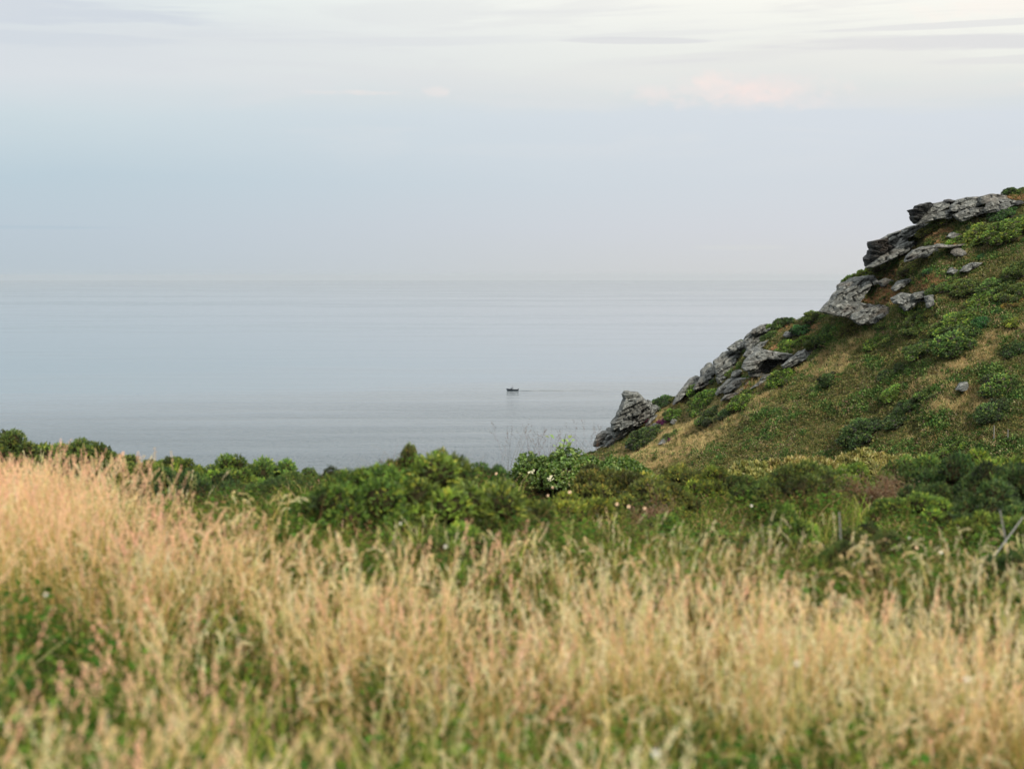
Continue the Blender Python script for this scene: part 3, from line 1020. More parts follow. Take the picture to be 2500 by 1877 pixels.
outcrop('rock_outcrop', 'dark fretted ledge half buried in scrub below the bright green gorse', 'C', [
    ([(1375, 1125), (1440, 1060), (1570, 1008), (1685, 1008), (1560, 1075), (1450, 1125)], dict()),
    ([(1225, 1135), (1290, 1085), (1355, 1110), (1280, 1155)], dict())])

# the upper nose
outcrop('rock_outcrop', 'topmost long bedded outcrop ending in a black jagged nose against the sky', 'C', [
    ([(820, 505), (880, 400), (980, 320), (1040, 260), (1110, 243), (1190, 222), (1340, 213), (1260, 285), (1130, 345), (980, 395), (880, 475)], dict(dy=-0.4)),
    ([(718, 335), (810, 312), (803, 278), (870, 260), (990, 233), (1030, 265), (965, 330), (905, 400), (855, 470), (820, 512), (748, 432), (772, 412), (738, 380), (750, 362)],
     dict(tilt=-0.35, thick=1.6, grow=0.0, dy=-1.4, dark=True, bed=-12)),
    ([(830, 515), (900, 460), (1000, 385), (1140, 330), (1260, 325), (1310, 385), (1250, 445), (1100, 445), (960, 485)], dict(dy=-0.9, bed=16)),
    ([(1245, 290), (1360, 208), (1480, 173), (1650, 158), (1630, 220), (1670, 260), (1540, 315), (1400, 365), (1260, 345)], dict(bed=18, dy=-0.3)),
    ([(1295, 395), (1420, 345), (1560, 305), (1730, 295), (1710, 375), (1560, 395), (1500, 445), (1400, 485), (1325, 435)], dict(dy=-0.8, bed=14)),
    ([(1630, 165), (1780, 133), (1985, 127), (2010, 190), (1900, 212), (1750, 225), (1660, 260), (1625, 215)], dict(bed=12)),
    ([(1690, 320), (1760, 225), (1900, 205), (2000, 190), (2190, 228), (2085, 265), (1940, 335), (1800, 365), (1715, 370)], dict(dy=-0.4, bed=14)),
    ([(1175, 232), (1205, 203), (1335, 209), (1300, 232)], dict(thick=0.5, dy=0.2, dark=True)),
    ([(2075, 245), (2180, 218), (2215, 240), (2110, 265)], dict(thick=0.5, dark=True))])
outcrop('boulder', 'lone pale boulder lying in grass halfway down the green slope', 'E', [([(1385, 830), (1440, 785), (1500, 765), (1495, 810), (1440, 838)], dict(thick=0.6))], 'boulder', 'boulders on the slope')


def in_poly(px, py, poly, grow=0.0):
    c = poly.mean(0)
    p = c + (poly - c) * (1 + grow)
    res = np.zeros(len(px), bool)
    j = len(p) - 1
    for i in range(len(p)):
        xi, yi = p[i]
        xj, yj = p[j]
        cond = ((yi > py) != (yj > py)) & (px < (xj - xi) * (py - yi) / ((yj - yi) if yj != yi else 1e-9) + xi)
        res ^= cond
        j = i
    return res


# ------------------------------------------------------------------ plants: shapes
def jitter(c, n, amt, rng):
    c = np.broadcast_to(np.asarray(c, float), (n, 3))
    return np.clip(c * (1 + amt * rng.normal(size=(n, 1))) * (1 + 0.4 * amt * rng.normal(size=(n, 3))), 0.004, 0.9)


def pick(cols, wts, n, rng):
    cols = np.array(cols, float)
    wts = np.array(wts, float)
    return cols[rng.choice(len(cols), n, p=wts / wts.sum())]


def blades(buf, base, h, lean, width, colr, rng, seg=3, nod=0.0):
    """grass blades or stalks: tapering ribbons that bow over. base (n,3), h (n), lean (n,2)"""
    n = len(base)
    a = rng.uniform(0, np.pi, n)
    side = np.stack([np.cos(a), np.sin(a) * 0.5, np.zeros(n)], 1)
    pts = []
    for k in range(seg + 1):
        t = k / seg
        p = base + np.stack([lean[:, 0] * h * t ** 2, lean[:, 1] * h * t ** 2, h * (t - nod * t ** 4)], 1)
        pts.append(p)
    for k in range(seg):
        w0 = width * (1 - k / seg * 0.6)
        w1 = width * (1 - (k + 1) / seg * 0.6)
        w0 = np.broadcast_to(w0, (n,))[:, None]
        w1 = np.broadcast_to(w1, (n,))[:, None]
        V, T = quads(pts[k] - side * w0, pts[k] + side * w0, pts[k + 1] + side * w1, pts[k + 1] - side * w1)
        buf.add(V, T, np.repeat(colr, 4, 0))
    return pts[-1], unit(pts[-1] - pts[-2])


def heads(buf, tip, dirn, length, spread, nper, colr, rng, size=(0.011, 0.004), droop=0.0):
    """seed heads: many small husks round the end of each stalk"""
    n = len(tip)
    m = n * nper
    t = np.tile(np.linspace(0, 1, nper), n) + rng.uniform(-0.03, 0.03, m)
    tipr = np.repeat(tip, nper, 0)
    d = np.repeat(dirn, nper, 0)
    L = np.repeat(length, nper)[:, None]
    sp = np.repeat(spread, nper)
    a = rng.uniform(0, 2 * np.pi, m)
    perp = unit(np.cross(d, unit(rng.normal(size=(m, 3)))))
    env = sp * np.sqrt(np.clip(1 - t, 0.05, 1)) * np.clip(t * 6 + 0.3, 0, 1)
    dr = np.stack([np.zeros(m), np.zeros(m), -droop * (t ** 2) * L[:, 0]], 1)
    p = tipr + d * L * (t[:, None] - 0.15) + perp * (env * rng.uniform(0.3, 1, m))[:, None] + dr
    s = unit(d + perp * rng.uniform(0.2, 0.9, m)[:, None])
    w = unit(np.cross(s, rng.normal(size=(m, 3))))
    l_ = (size[0] * rng.uniform(0.7, 1.3, m))[:, None]
    w_ = (size[1] * rng.uniform(0.7, 1.3, m))[:, None]
    V, T = quads(p, p + s * l_ * 0.45 + w * w_, p + s * l_, p + s * l_ * 0.45 - w * w_)
    c = jitter(np.repeat(colr, nper, 0), m, 0.12, rng)
    buf.add(V, T, np.repeat(c, 4, 0))


def leaves(buf, p, s, up, size, colr, rng, ratio=0.45):
    """diamond leaves at p pointing along s"""
    n = len(p)
    w = unit(np.cross(s, up))
    l_ = np.broadcast_to(size, (n,))[:, None]
    fold = unit(np.cross(w, s)) * l_ * 0.12
    V, T = quads(p, p + s * l_ * 0.5 + w * l_ * ratio + fold, p + s * l_, p + s * l_ * 0.5 - w * l_ * ratio + fold)
    buf.add(V, T, np.repeat(colr, 4, 0))


def disc_pts(n, r, rng):
    a = rng.uniform(0, 2 * np.pi, n)
    q = r * np.sqrt(rng.uniform(0, 1, n))
    return np.stack([q * np.cos(a), q * np.sin(a), np.zeros(n)], 1)


PINK = (0.80, 0.51, 0.33)
STRAW = (0.74, 0.57, 0.30)
PALE = (0.74, 0.65, 0.41)
GREENISH = (0.46, 0.46, 0.17)
STALK = (0.60, 0.39, 0.14)


def tuft(kind, rng):
    b = Buf()
    if kind in ('pink', 'straw', 'pale', 'nod'):
        n = 17
        base = disc_pts(n, 0.20, rng)
        hh = rng.uniform(0.36, 0.60, n)
        nodv = 0.0
        ln = rng.normal(0, 0.16, (n, 2)) + np.array([0.06, 0])
        if kind == 'nod':
            ln = rng.normal(0, 0.30, (n, 2)) + np.array([0.12, 0])
            nodv = 0.12
        hc = {'pink': ([PINK, STRAW], [4, 1]), 'straw': ([STRAW, PINK, PALE], [3, 1, 1]), 'pale': ([PALE, GREENISH, STRAW], [3, 1.3, 1]), 'nod': ([PALE, STRAW, GREENISH], [2, 2, 1])}[kind]
        sc = jitter(pick([STALK, STRAW, GREENISH], [3, 2, 1.0], n, rng), n, 0.12, rng)
        tip, d = blades(b, base, hh, ln, 0.0020, sc, rng, 4, nodv)
        heads(b, tip, d, rng.uniform(0.08, 0.15, n), rng.uniform(0.003, 0.009, n) * (1.4 if kind == 'pink' else 0.85), 32,
              pick(*hc, n, rng), rng, (0.0110, 0.0026), 0.5 if kind == 'nod' else 0.12)
        n2 = 26
        base = disc_pts(n2, 0.22, rng)
        blades(b, base, rng.uniform(0.16, 0.42, n2), rng.normal(0, 0.45, (n2, 2)), 0.0035,
               jitter(pick([STRAW, STALK, (0.20, 0.24, 0.05), (0.12, 0.19, 0.035)], [2.4, 1.4, 1.6, 1.0], n2, rng), n2, 0.15, rng), rng, 3, 0.12)
    elif kind == 'green':
        n2 = 46
        base = disc_pts(n2, 0.22, rng)
        blades(b, base, rng.uniform(0.15, 0.38, n2), rng.normal(0, 0.45, (n2, 2)), 0.0048,
               jitter(pick([(0.20, 0.28, 0.04), (0.11, 0.19, 0.028), (0.34, 0.36, 0.08), STRAW], [3, 2, 2, 1.0], n2, rng), n2, 0.15, rng), rng, 3, 0.10)
    elif kind == 'weed':
        n2 = 90
        p = disc_pts(n2, 0.2, rng)
        p[:, 2] = rng.uniform(0.02, 0.34, n2)
        s = unit(np.stack([rng.normal(size=n2), rng.normal(size=n2), rng.uniform(-0.2, 0.8, n2)], 1))
        leaves(b, p, s, np.array([0, 0.1, 1.0]), rng.uniform(0.022, 0.05, n2), jitter(pick([(0.06, 0.13, 0.02), (0.10, 0.18, 0.03), (0.04, 0.09, 0.02)], [2, 1.5, 1.5], n2, rng), n2, 0.15, rng), rng)
        base = disc_pts(14, 0.18, rng)
        blades(b, base, rng.uniform(0.2, 0.4, 14), rng.normal(0, 0.3, (14, 2)), 0.002, jitter((0.10, 0.13, 0.03), 14, 0.1, rng), rng)
    elif kind == 'bramble':
        n2 = 190
        p = disc_pts(n2, 0.34, rng)
        r = np.linalg.norm(p[:, :2], axis=1) / 0.34
        p[:, 2] = rng.uniform(0.15, 1, n2) * 0.34 * (1 - 0.6 * r ** 2)
        s = unit(np.stack([rng.normal(size=n2), rng.normal(size=n2), rng.uniform(-0.3, 0.7, n2)], 1))
        leaves(b, p, s, np.array([0, 0.1, 1.0]), rng.uniform(0.022, 0.048, n2),
               jitter(pick([(0.055, 0.12, 0.02), (0.09, 0.17, 0.03), (0.035, 0.08, 0.018), (0.16, 0.19, 0.035), (0.20, 0.13, 0.06)], [3, 2.5, 2, 1.2, 0.7], n2, rng), n2, 0.15, rng), rng)
        base = disc_pts(10, 0.25, rng)
        blades(b, base, rng.uniform(0.3, 0.55, 10), rng.normal(0, 0.5, (10, 2)), 0.003, jitter((0.17, 0.11, 0.05), 10, 0.2, rng), rng, 4, 0.2)
    elif kind == 'hill_dry':
        n2 = 34
        base = disc_pts(n2, 0.22, rng)
        blades(b, base, rng.uniform(0.16, 0.42, n2), rng.normal(0.1, 0.4, (n2, 2)), 0.010,
               jitter(pick([(0.30, 0.225, 0.11), (0.25, 0.185, 0.085), (0.18, 0.17, 0.06), (0.33, 0.26, 0.14)], [3, 2, 1.5, 1.5], n2, rng), n2, 0.10, rng), rng, 2, 0.1)
    elif kind == 'hill_rust':
        n2 = 34
        base = disc_pts(n2, 0.22, rng)
        blades(b, base, rng.uniform(0.10, 0.28, n2), rng.normal(0, 0.5, (n2, 2)), 0.010,
               jitter(pick([(0.25, 0.135, 0.07), (0.33, 0.20, 0.10), (0.16, 0.10, 0.05)], [3, 2, 1], n2, rng), n2, 0.15, rng), rng, 2, 0.1)
    elif kind in ('hill_heath', 'hill_olive', 'hill_green', 'hill_purple'):
        n2 = 80
        v = unit(rng.normal(size=(n2, 3)))
        v[:, 2] = np.abs(v[:, 2])
        r = rng.uniform(0.5, 1.05, (n2, 1))
        p = v * r * np.array([0.27, 0.27, 0.24])
        s = unit(v + 0.7 * rng.normal(size=(n2, 3)) + np.array([0, 0, 0.4]))
        cw = {'hill_heath': ([(0.085, 0.10, 0.032), (0.05, 0.07, 0.022), (0.15, 0.12, 0.05), (0.19, 0.15, 0.065)], [3, 3, 1.6, 1]),
              'hill_olive': ([(0.11, 0.11, 0.04), (0.075, 0.085, 0.03), (0.17, 0.145, 0.085), (0.045, 0.055, 0.025)], [3, 2, 2.2, 1.4]),
              'hill_green': ([(0.058, 0.100, 0.026), (0.038, 0.072, 0.02), (0.085, 0.125, 0.035)], [3, 2, 1]),
              'hill_purple': ([(0.13, 0.03, 0.09), (0.09, 0.03, 0.06), (0.07, 0.08, 0.03)], [3, 2, 1])}[kind]
        leaves(b, p, s, unit(rng.normal(size=(n2, 3))), rng.uniform(0.06, 0.12, n2), jitter(pick(*cw, n2, rng), n2, 0.2, rng), rng, 0.35)
    elif kind == 'bare_stem':
        n2 = 7
        base = disc_pts(n2, 0.5, rng)
        tip, d = blades(b, base, rng.uniform(0.75, 1.25, n2), rng.normal(0.05, 0.28, (n2, 2)), 0.0036, jitter((0.13, 0.09, 0.075), n2, 0.2, rng), rng, 5)
        heads(b, tip, d, np.full(n2, 0.18), np.full(n2, 0.015), 8, np.tile((0.16, 0.11, 0.085), (n2, 1)), rng, (0.03, 0.005))
    if kind.startswith('hill_'):
        b.c = [np.clip(np.asarray(c) * 1.8, 0, 0.9) for c in b.c]
    return b


# ------------------------------------------------------------------ scattered ground cover
def prototypes(name, kinds, mat):
    c = bpy.data.collections.new(name)
    k = 0
    table = {}
    for kind, num in kinds:
        table[kind] = list(range(k, k + num))
        for _ in range(num):
            rng = np.random.default_rng(500 + 17 * k + len(name))
            o = bpy.data.objects.new('%s.%03d' % (name, k), tuft(kind, rng).mesh(name, mat))
            c.objects.link(o)
            k += 1
    return c, table


def scatter(name, P, rot, scl, idx, coll, label, cat):
    me = bpy.data.meshes.new(name)
    me.vertices.add(len(P))
    me.vertices.foreach_set('co', np.ascontiguousarray(P, np.float32).ravel())
    for nm, typ, key, data in (('rot', 'FLOAT_VECTOR', 'vector', rot), ('scl', 'FLOAT', 'value', scl), ('idx', 'INT', 'value', idx)):
        a = me.attributes.new(nm, typ, 'POINT')
        a.data.foreach_set(key, np.ascontiguousarray(data, np.int32 if typ == 'INT' else np.float32).ravel())
    me.update()
    o = obj(name, me)
    tag(o, label, cat, kind='stuff')
    ng = bpy.data.node_groups.new(name, 'GeometryNodeTree')
    ng.interface.new_socket('Geometry', in_out='INPUT', socket_type='NodeSocketGeometry')
    ng.interface.new_socket('Geometry', in_out='OUTPUT', socket_type='NodeSocketGeometry')
    nn = ng.nodes
    gi, go = nn.new('NodeGroupInput'), nn.new('NodeGroupOutput')
    ip = nn.new('GeometryNodeInstanceOnPoints')
    ci = nn.new('GeometryNodeCollectionInfo')
    ci.inputs['Collection'].default_value = coll
    ci.inputs['Separate Children'].default_value = True
    ci.inputs['Reset Children'].default_value = True

    def na(n_, typ):
        x = nn.new('GeometryNodeInputNamedAttribute')
        x.data_type = typ
        x.inputs['Name'].default_value = n_
        return x.outputs['Attribute']
    L = ng.links.new
    L(gi.outputs[0], ip.inputs['Points'])
    L(ci.outputs[0], ip.inputs['Instance'])
    ip.inputs['Pick Instance'].default_value = True
    L(na('idx', 'INT'), ip.inputs['Instance Index'])
    er = nn.new('FunctionNodeEulerToRotation')
    L(na('rot', 'FLOAT_VECTOR'), er.inputs[0])
    L(er.outputs[0], ip.inputs['Rotation'])
    L(na('scl', 'FLOAT'), ip.inputs['Scale'])
    L(ip.outputs[0], go.inputs[0])
    md = o.modifiers.new('scatter', 'NODES')
    md.node_group = ng
    return o


def choose(table, probs, n, rng):
    """probs: list of (kind, weight array) -> prototype index per point"""
    W = np.stack([np.broadcast_to(w_, (n,)) for _, w_ in probs], 1)
    W = W / np.maximum(W.sum(1, keepdims=True), 1e-9)
    u = rng.uniform(0, 1, (n, 1))
    k = (np.cumsum(W, 1) < u).sum(1).clip(0, len(probs) - 1)
    out = np.zeros(n, int)
    for i, (kind, _) in enumerate(probs):
        m = k == i
        out[m] = rng.choice(table[kind], m.sum())
    return out


# -- meadow
def yedge(x):
    return np.interp(x, [-6, -4, -3, -2, -1, 0, 1, 2, 3], [17.0, 15.5, 12.2, 9.5, 7.9, 7.35, 6.95, 6.4, 5.9])


rng = np.random.default_rng(11)
n = 8600
y = rng.uniform(1.5, 18.5, n)
x = rng.uniform(-1, 1, n) * (1.6 + 0.42 * y)
keep = (y < yedge(x) + 0.9 * np.abs(rng.normal(0, 0.5, len(y))) - 0.2)
keep &= fbm(np.stack([x * 1.5, y * 1.1, np.full(len(x), 8.0)], 1), 2, 47) * 0.75 + rng.uniform(-0.5, 0.5, len(x)) > -0.22
dens = np.clip(1.0 - 0.0 * y, 0, 1)
pn = fbm(np.stack([x * 0.9, y * 0.9, np.zeros(len(x))], 1), 3, 41)
px_, py_ = proj(np.stack([x, y, gh(x, y) + 0.4], 1))
# a green hollow at lower left and leafy gaps lower right
hollow = np.clip(1.3 - np.hypot((x + 1.30) / 0.42, (y - 4.55) / 0.75), 0, 1)
green2 = np.clip(pn * 1.6 + 0.15, 0, 1) * np.clip((4.9 - y) / 1.2, 0, 1)
x, y, keep = x[keep], y[keep], None
pn = fbm(np.stack([x * 0.9, y * 0.9, np.zeros(len(x))], 1), 3, 41)
pm = fbm(np.stack([x * 0.45, y * 0.45, np.full(len(x), 5.0)], 1), 2, 43)
hollow = np.clip(1.75 - np.hypot((x + 0.285 * y) / (0.05 * y + 0.08), (y - 6.0) / 1.35), 0, 1)
low = np.clip((6.2 - y) / 1.6, 0, 1)
gap2 = np.clip((pn + 0.07 + 0.09 * (x > -0.2)) / 0.2, 0, 1) * low
gapw = np.clip(pn * 1.5 + 0.1, 0, 1)
leftw = np.clip(0.62 - x * 0.5 + 0.5 * pm, 0.05, 1.5)
dry = np.clip(1 - hollow * 1.1, 0.07, 1) * (1 - 0.6 * low) * (1 - 0.95 * gap2)
MC, MT = prototypes('grass_tuft', [('pink', 4), ('straw', 4), ('pale', 4), ('nod', 3), ('green', 3), ('weed', 3)], M_GRASS)
idx = choose(MT, [('pink', leftw * dry), ('straw', 0.75 * dry), ('pale', (1.1 - leftw) * 1.1 * dry), ('nod', 0.25 * dry + 0.15 * (y > 9)),
                  ('green', 0.42 + 0.6 * gapw - 0.2 * hollow + 1.4 * low * gapw + 0.9 * low * (x > -0.6)), ('weed', 0.12 + 2.2 * hollow + 1.6 * low * gapw)], len(x), rng)
scl = rng.uniform(0.78, 1.15, len(x)) * (1 - 0.10 * np.clip((y - 9) / 6, 0, 1)) * 1.0
P = np.stack([x, y, gh(x, y) - 0.02], 1)
rot = np.stack([rng.normal(0, 0.07, len(x)), rng.normal(0.05, 0.08, len(x)), rng.uniform(0, 6.28, len(x))], 1)
scatter('meadow_grass', P, rot, scl, idx, MC, 'tall dry meadow grass with pinkish seed heads across the foreground', 'grass')

# -- green undergrowth in the dip behind the meadow
n = 11000
y = np.concatenate([5.5 + 32 * rng.uniform(0, 1, n) ** 1.7, rng.uniform(26, 64, 9000)])
x = rng.uniform(-1, 1, len(y)) * (1.5 + 0.46 * y)
keep = (y > yedge(x) - 0.9 + rng.normal(0, 0.5, len(y)))
for b_ in NB + LEAFY:
    p_ = at(b_[0], b_[1], b_[4] if len(b_) > 4 else b_[3])
    rx_ = b_[2] * p_[1] / F * 0.5
    keep &= ((x - p_[0]) / (rx_ * 1.08)) ** 2 + ((y - p_[1] + 0.15 * rx_) / (rx_ * 1.15)) ** 2 > 1
x, y = x[keep], y[keep]
q = fbm(np.stack([x * 0.6, y * 0.6, np.full(len(x), 3.0)], 1), 3, 61)
near = np.clip(1 - (y - yedge(x)) / np.where(x > -0.2, 4.8, 1.8), 0, 1)
UC, UT = prototypes('undergrowth_tuft', [('bramble', 4), ('green', 2), ('weed', 2), ('nod', 3), ('pale', 3)], M_GRASS)
far_ = np.clip((y - 13) / 6, 0, 1)
idx = choose(UT, [('bramble', (1.2 + q) * (1 - 0.5 * far_)), ('green', (0.45 + 0.4 * q) * (1 - 0.6 * far_)), ('weed', 0.5 + far_), ('nod', 0.24 * near), ('pale', 0.22 * near)], len(x), rng)
scl = rng.uniform(0.6, 0.98, len(x)) * (1 - 0.3 * far_) * (1 + 1.6 * np.clip((y - 26) / 14, 0, 1))
P = np.stack([x, y, gh(x, y) - 0.02], 1)
rot = np.stack([rng.normal(0, 0.12, len(x)), rng.normal(0, 0.12, len(x)), rng.uniform(0, 6.28, len(x))], 1)
scatter('undergrowth', P, rot, scl, idx, UC, 'green bramble and fern undergrowth in the dip behind the meadow', 'undergrowth')

# -- bare stems standing behind the elder
n = 20
sx_ = np.array([at(px, 1075, 33.5)[0] for px in rng.uniform(1255, 1480, n)])
P = np.stack([sx_, rng.uniform(33, 35, n), np.full(n, CAMZ - 4.4)], 1)
rot = np.stack([rng.normal(0, 0.1, n), rng.normal(0, 0.1, n), rng.uniform(0, 6.28, n)], 1)
SCo, ST = prototypes('bare_stem', [('bare_stem', 3)], M_GRASS)
scatter('bare_stems_grass', P, rot, rng.uniform(0.8, 1.1, n), rng.choice([0, 1, 2], n), SCo, 'thin bare brown grass stems rising behind the elder bush', 'grass')

# -- heath and grass on the headland
n = 52000
tcol = rng.uniform(0, 1, n) ** 0.9
cpx = 1300 + 1500 * tcol
trow = rng.uniform(0, 1, n)
ci_ = np.interp(cpx, cols, np.arange(ncol))
ri_ = trow * (nrow - 1)
G = HV.reshape(S.shape)[3:3 + nrow, 1:]
c0, r0 = np.clip(ci_.astype(int), 0, ncol - 2), np.clip(ri_.astype(int), 0, nrow - 2)
fc, fr_ = (ci_ - c0)[:, None], (ri_ - r0)[:, None]
P = (G[r0, c0] * (1 - fc) + G[r0, c0 + 1] * fc) * (1 - fr_) + (G[r0 + 1, c0] * (1 - fc) + G[r0 + 1, c0 + 1] * fc) * fr_
px_, py_ = proj(P)
ok = np.ones(n, bool)
for poly in ROCK_POLYS:
    ok &= ~in_poly(px_, py_, poly, 0.07)
P, px_, py_, trow = P[ok], px_[ok], py_[ok], trow[ok]
n = len(P)
q1 = fbm(P * np.array([0.30, 0.30, 0.9]), 3, 71)
q2 = fbm(P * np.array([0.8, 0.8, 1.6]) + 40, 3, 73)


def band(x0, y0, x1, y1, w_):
    """closeness to a strip of ground"""
    dx_, dy_ = x1 - x0, y1 - y0
    t_ = np.clip(((px_ - x0) * dx_ + (py_ - y0) * dy_) / (dx_ * dx_ + dy_ * dy_), 0, 1)
    return np.clip(1.4 - np.hypot(px_ - x0 - t_ * dx_, (py_ - y0 - t_ * dy_)) / w_, 0, 1)


tan = np.maximum.reduce([band(1560, 1120, 1720, 1045, 46), band(1720, 1040, 1860, 962, 32), band(1860, 958, 2060, 858, 17), band(2010, 920, 2060, 890, 16), band(2060, 860, 2130, 820, 12),
                         band(2240, 955, 2420, 850, 17), band(2330, 960, 2420, 960, 16), band(2290, 1000, 2440, 965, 20), band(2420, 830, 2500, 800, 12),
                         band(1580, 1050, 1640, 990, 10), band(1640, 990, 1690, 950, 10)])
rust = np.maximum.reduce([band(2240, 720, 2290, 690, 18), band(2270, 580, 2330, 565, 9), band(2290, 596, 2340, 590, 6), band(2120, 742, 2170, 720, 18), band(2150, 690, 2190, 670, 10),
                          band(1890, 800, 1930, 800, 9), band(1890, 855, 1920, 840, 9), band(1830, 945, 1850, 925, 9), band(1975, 805, 2000, 800, 9), band(2450, 490, 2500, 485, 8), band(2420, 470, 2445, 466, 6),
                          band(2150, 750, 2190, 720, 12), band(1960, 830, 1975, 825, 7)])
purple = np.maximum.reduce([band(1612, 1036, 1628, 1030, 5), band(1576, 1032, 1588, 1028, 3), band(1634, 1075, 1640, 1070, 3)])
upper = np.clip(1 - trow * 3.0, 0, 1)
HC, HTB = prototypes('heath_tuft', [('hill_heath', 4), ('hill_olive', 3), ('hill_green', 3), ('hill_dry', 4), ('hill_rust', 3), ('hill_purple', 1)], M_HEATH)
idx = choose(HTB, [('hill_heath', np.clip(1.0 + 1.3 * q1, 0.12, 3)), ('hill_olive', np.clip(0.55 + 0.9 * q2 + 0.6 * upper, 0.05, 2)), ('hill_green', np.clip(0.55 - 1.9 * q1, 0, 2)),
                   ('hill_dry', np.clip(-0.05 + 0.55 * q2, 0.03, 1) + 6 * tan), ('hill_rust', 0.05 + 0.25 * upper * np.clip(q2, 0, 1) + 10 * rust), ('hill_purple', 60 * purple)], n, rng)
rot = np.stack([rng.normal(0.3, 0.12, n), rng.normal(-0.2, 0.12, n), rng.uniform(0, 6.28, n)], 1)
rot[:, :2] *= 0.6
scl = rng.uniform(0.7, 1.35, n) * (1 - 0.3 * np.clip(upper, 0, 1)) * (1 + 0.45 * np.clip(-q1, -0.6, 0.8))
scatter('heath_cover_grass', P - np.array([0, 0, 0.03]), rot, scl, idx, HC, 'low heath, bracken and dry grass covering the headland slope', 'heath')


# ------------------------------------------------------------------ bushes
def clumps(rng, n_sub, rmin, rmax, flat_=0.62, irregular=0.18):
    """centres and radii of the rounded masses of a shrub in a unit dome"""
    c = disc_pts(n_sub, 0.80, rng)
    r = np.hypot(c[:, 0], c[:, 1])
    rad = rng.uniform(rmin, rmax, n_sub) * (1 - 0.25 * r)
    c[:, 2] = np.clip(flat_ * np.sqrt(np.clip(1 - (r / 1.0) ** 2, 0, 1)) * rng.uniform(1 - irregular * 2, 1 + irregular, n_sub), 0.10, 1.2)
    return c, rad


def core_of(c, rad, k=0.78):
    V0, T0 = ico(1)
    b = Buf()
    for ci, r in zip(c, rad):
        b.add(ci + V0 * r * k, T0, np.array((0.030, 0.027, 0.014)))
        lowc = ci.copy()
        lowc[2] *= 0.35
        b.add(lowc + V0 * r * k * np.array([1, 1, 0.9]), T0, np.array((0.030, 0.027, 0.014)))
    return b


def surface_pts(c, rad, n, rng, zmin=-0.4, lo=0.82, hi=1.05):
    m = n * 3
    k = rng.choice(len(c), m, p=rad ** 2 / (rad ** 2).sum())
    v = unit(rng.normal(size=(m, 3)))
    keep = v[:, 2] > zmin
    k, v = k[keep], v[keep]
    p = c[k] + v * rad[k][:, None] * rng.uniform(lo, hi, (len(k), 1))
    d = np.linalg.norm(p[:, None] - c[None], axis=2)
    d[np.arange(len(k)), k] = 9
    ok_ = ~(d < rad[None] * 0.80).any(1) & (p[:, 2] > 0.0)
    p, v, k = p[ok_], v[ok_], k[ok_]
    return p[:n], v[:n], k[:n]


GORSE_C = ([(0.058, 0.110, 0.024), (0.090, 0.155, 0.034), (0.028, 0.055, 0.017), (0.17, 0.21, 0.045)], [3, 2.5, 2, 1.0])


def gorse_foliage(c, rad, n, shoot, spikes, rng, width=0.012, pal=GORSE_C, up=0.5):
    p, v, k = surface_pts(c, rad, n, rng)
    n = len(p)
    d = unit(0.7 * v + np.array([0, 0, up]) + 0.35 * rng.normal(size=(n, 3)))
    L = shoot * rng.uniform(0.6, 1.35, n)
    tone = jitter(pick(*pal, n, rng), n, 0.14, rng) * (1 + 0.38 * np.random.default_rng(3).normal(size=len(c)))[k][:, None].clip(0.4, 1.8)
    m = n * spikes
    t = np.tile(np.linspace(0.05, 1.0, spikes), n)
    pr, dr, Lr = np.repeat(p, spikes, 0), np.repeat(d, spikes, 0), np.repeat(L, spikes)
    perp = unit(np.cross(dr, rng.normal(size=(m, 3))))
    s = unit(dr * (0.35 + 0.9 * t)[:, None] + perp * (1.0 - 0.75 * t)[:, None])
    l_ = (Lr * 0.55 * rng.uniform(0.7, 1.2, m))[:, None]
    w_ = unit(np.cross(s, rng.normal(size=(m, 3)))) * width * rng.uniform(0.7, 1.3, (m, 1))
    q = pr + dr * (Lr * t * 0.75)[:, None]
    V, T = tris(q - w_, q + w_, q + s * l_)
    cc = np.repeat(tone, spikes, 0)
    C3 = np.stack([cc, cc, cc * np.array([1.25, 1.2, 1.05])], 1).reshape(-1, 3)
    b = Buf()
    b.add(V, T, C3)
    return b


def twigs(c, rad, rng, r0=0.022, jit=0.05):
    b = Buf()
    for ci, r in zip(c, rad):
        st = np.array([ci[0] * 0.15, ci[1] * 0.15, 0.0]) + rng.normal(0, 0.02, 3) * [1, 1, 0]
        mid_ = st * 0.4 + ci * 0.6 + rng.normal(0, jit, 3)
        mid_[2] = max(mid_[2], 0.05)
        V, T = tube([st, st * 0.6 + mid_ * 0.4, mid_, ci], [r0, r0 * 0.8, r0 * 0.6, r0 * 0.3], 5)
        b.add(V, T, np.array((0.10, 0.075, 0.05)))
        for _ in range(4):
            e = ci + unit(rng.normal(size=3) + np.array([0, 0, 0.6])) * r * 0.9
            V, T = tube([mid_, (mid_ + e) / 2 + rng.normal(0, 0.02, 3), e], [r0 * 0.5, r0 * 0.35, r0 * 0.15], 4)
            b.add(V, T, np.array((0.10, 0.075, 0.05)))
    return b


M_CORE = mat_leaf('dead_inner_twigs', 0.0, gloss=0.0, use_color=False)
M_TWIG = mat_leaf('shrub_wood', 0.0, gloss=0.0, use_color=False)

# near gorse: five crowns, shared by all the near bushes
NEAR = []
for s_ in range(5):
    rng = np.random.default_rng(900 + s_)
    c, rad = clumps(rng, 34, 0.15, 0.29, 0.66, 0.30)
    NEAR.append((gorse_foliage(c, rad, 5200, 0.066, 11, rng, 0.0085, up=0.25).mesh('gorse_foliage', M_GORSE),
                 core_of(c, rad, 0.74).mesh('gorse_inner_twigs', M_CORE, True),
                 twigs(c, rad, rng).mesh('gorse_stems', M_TWIG)))
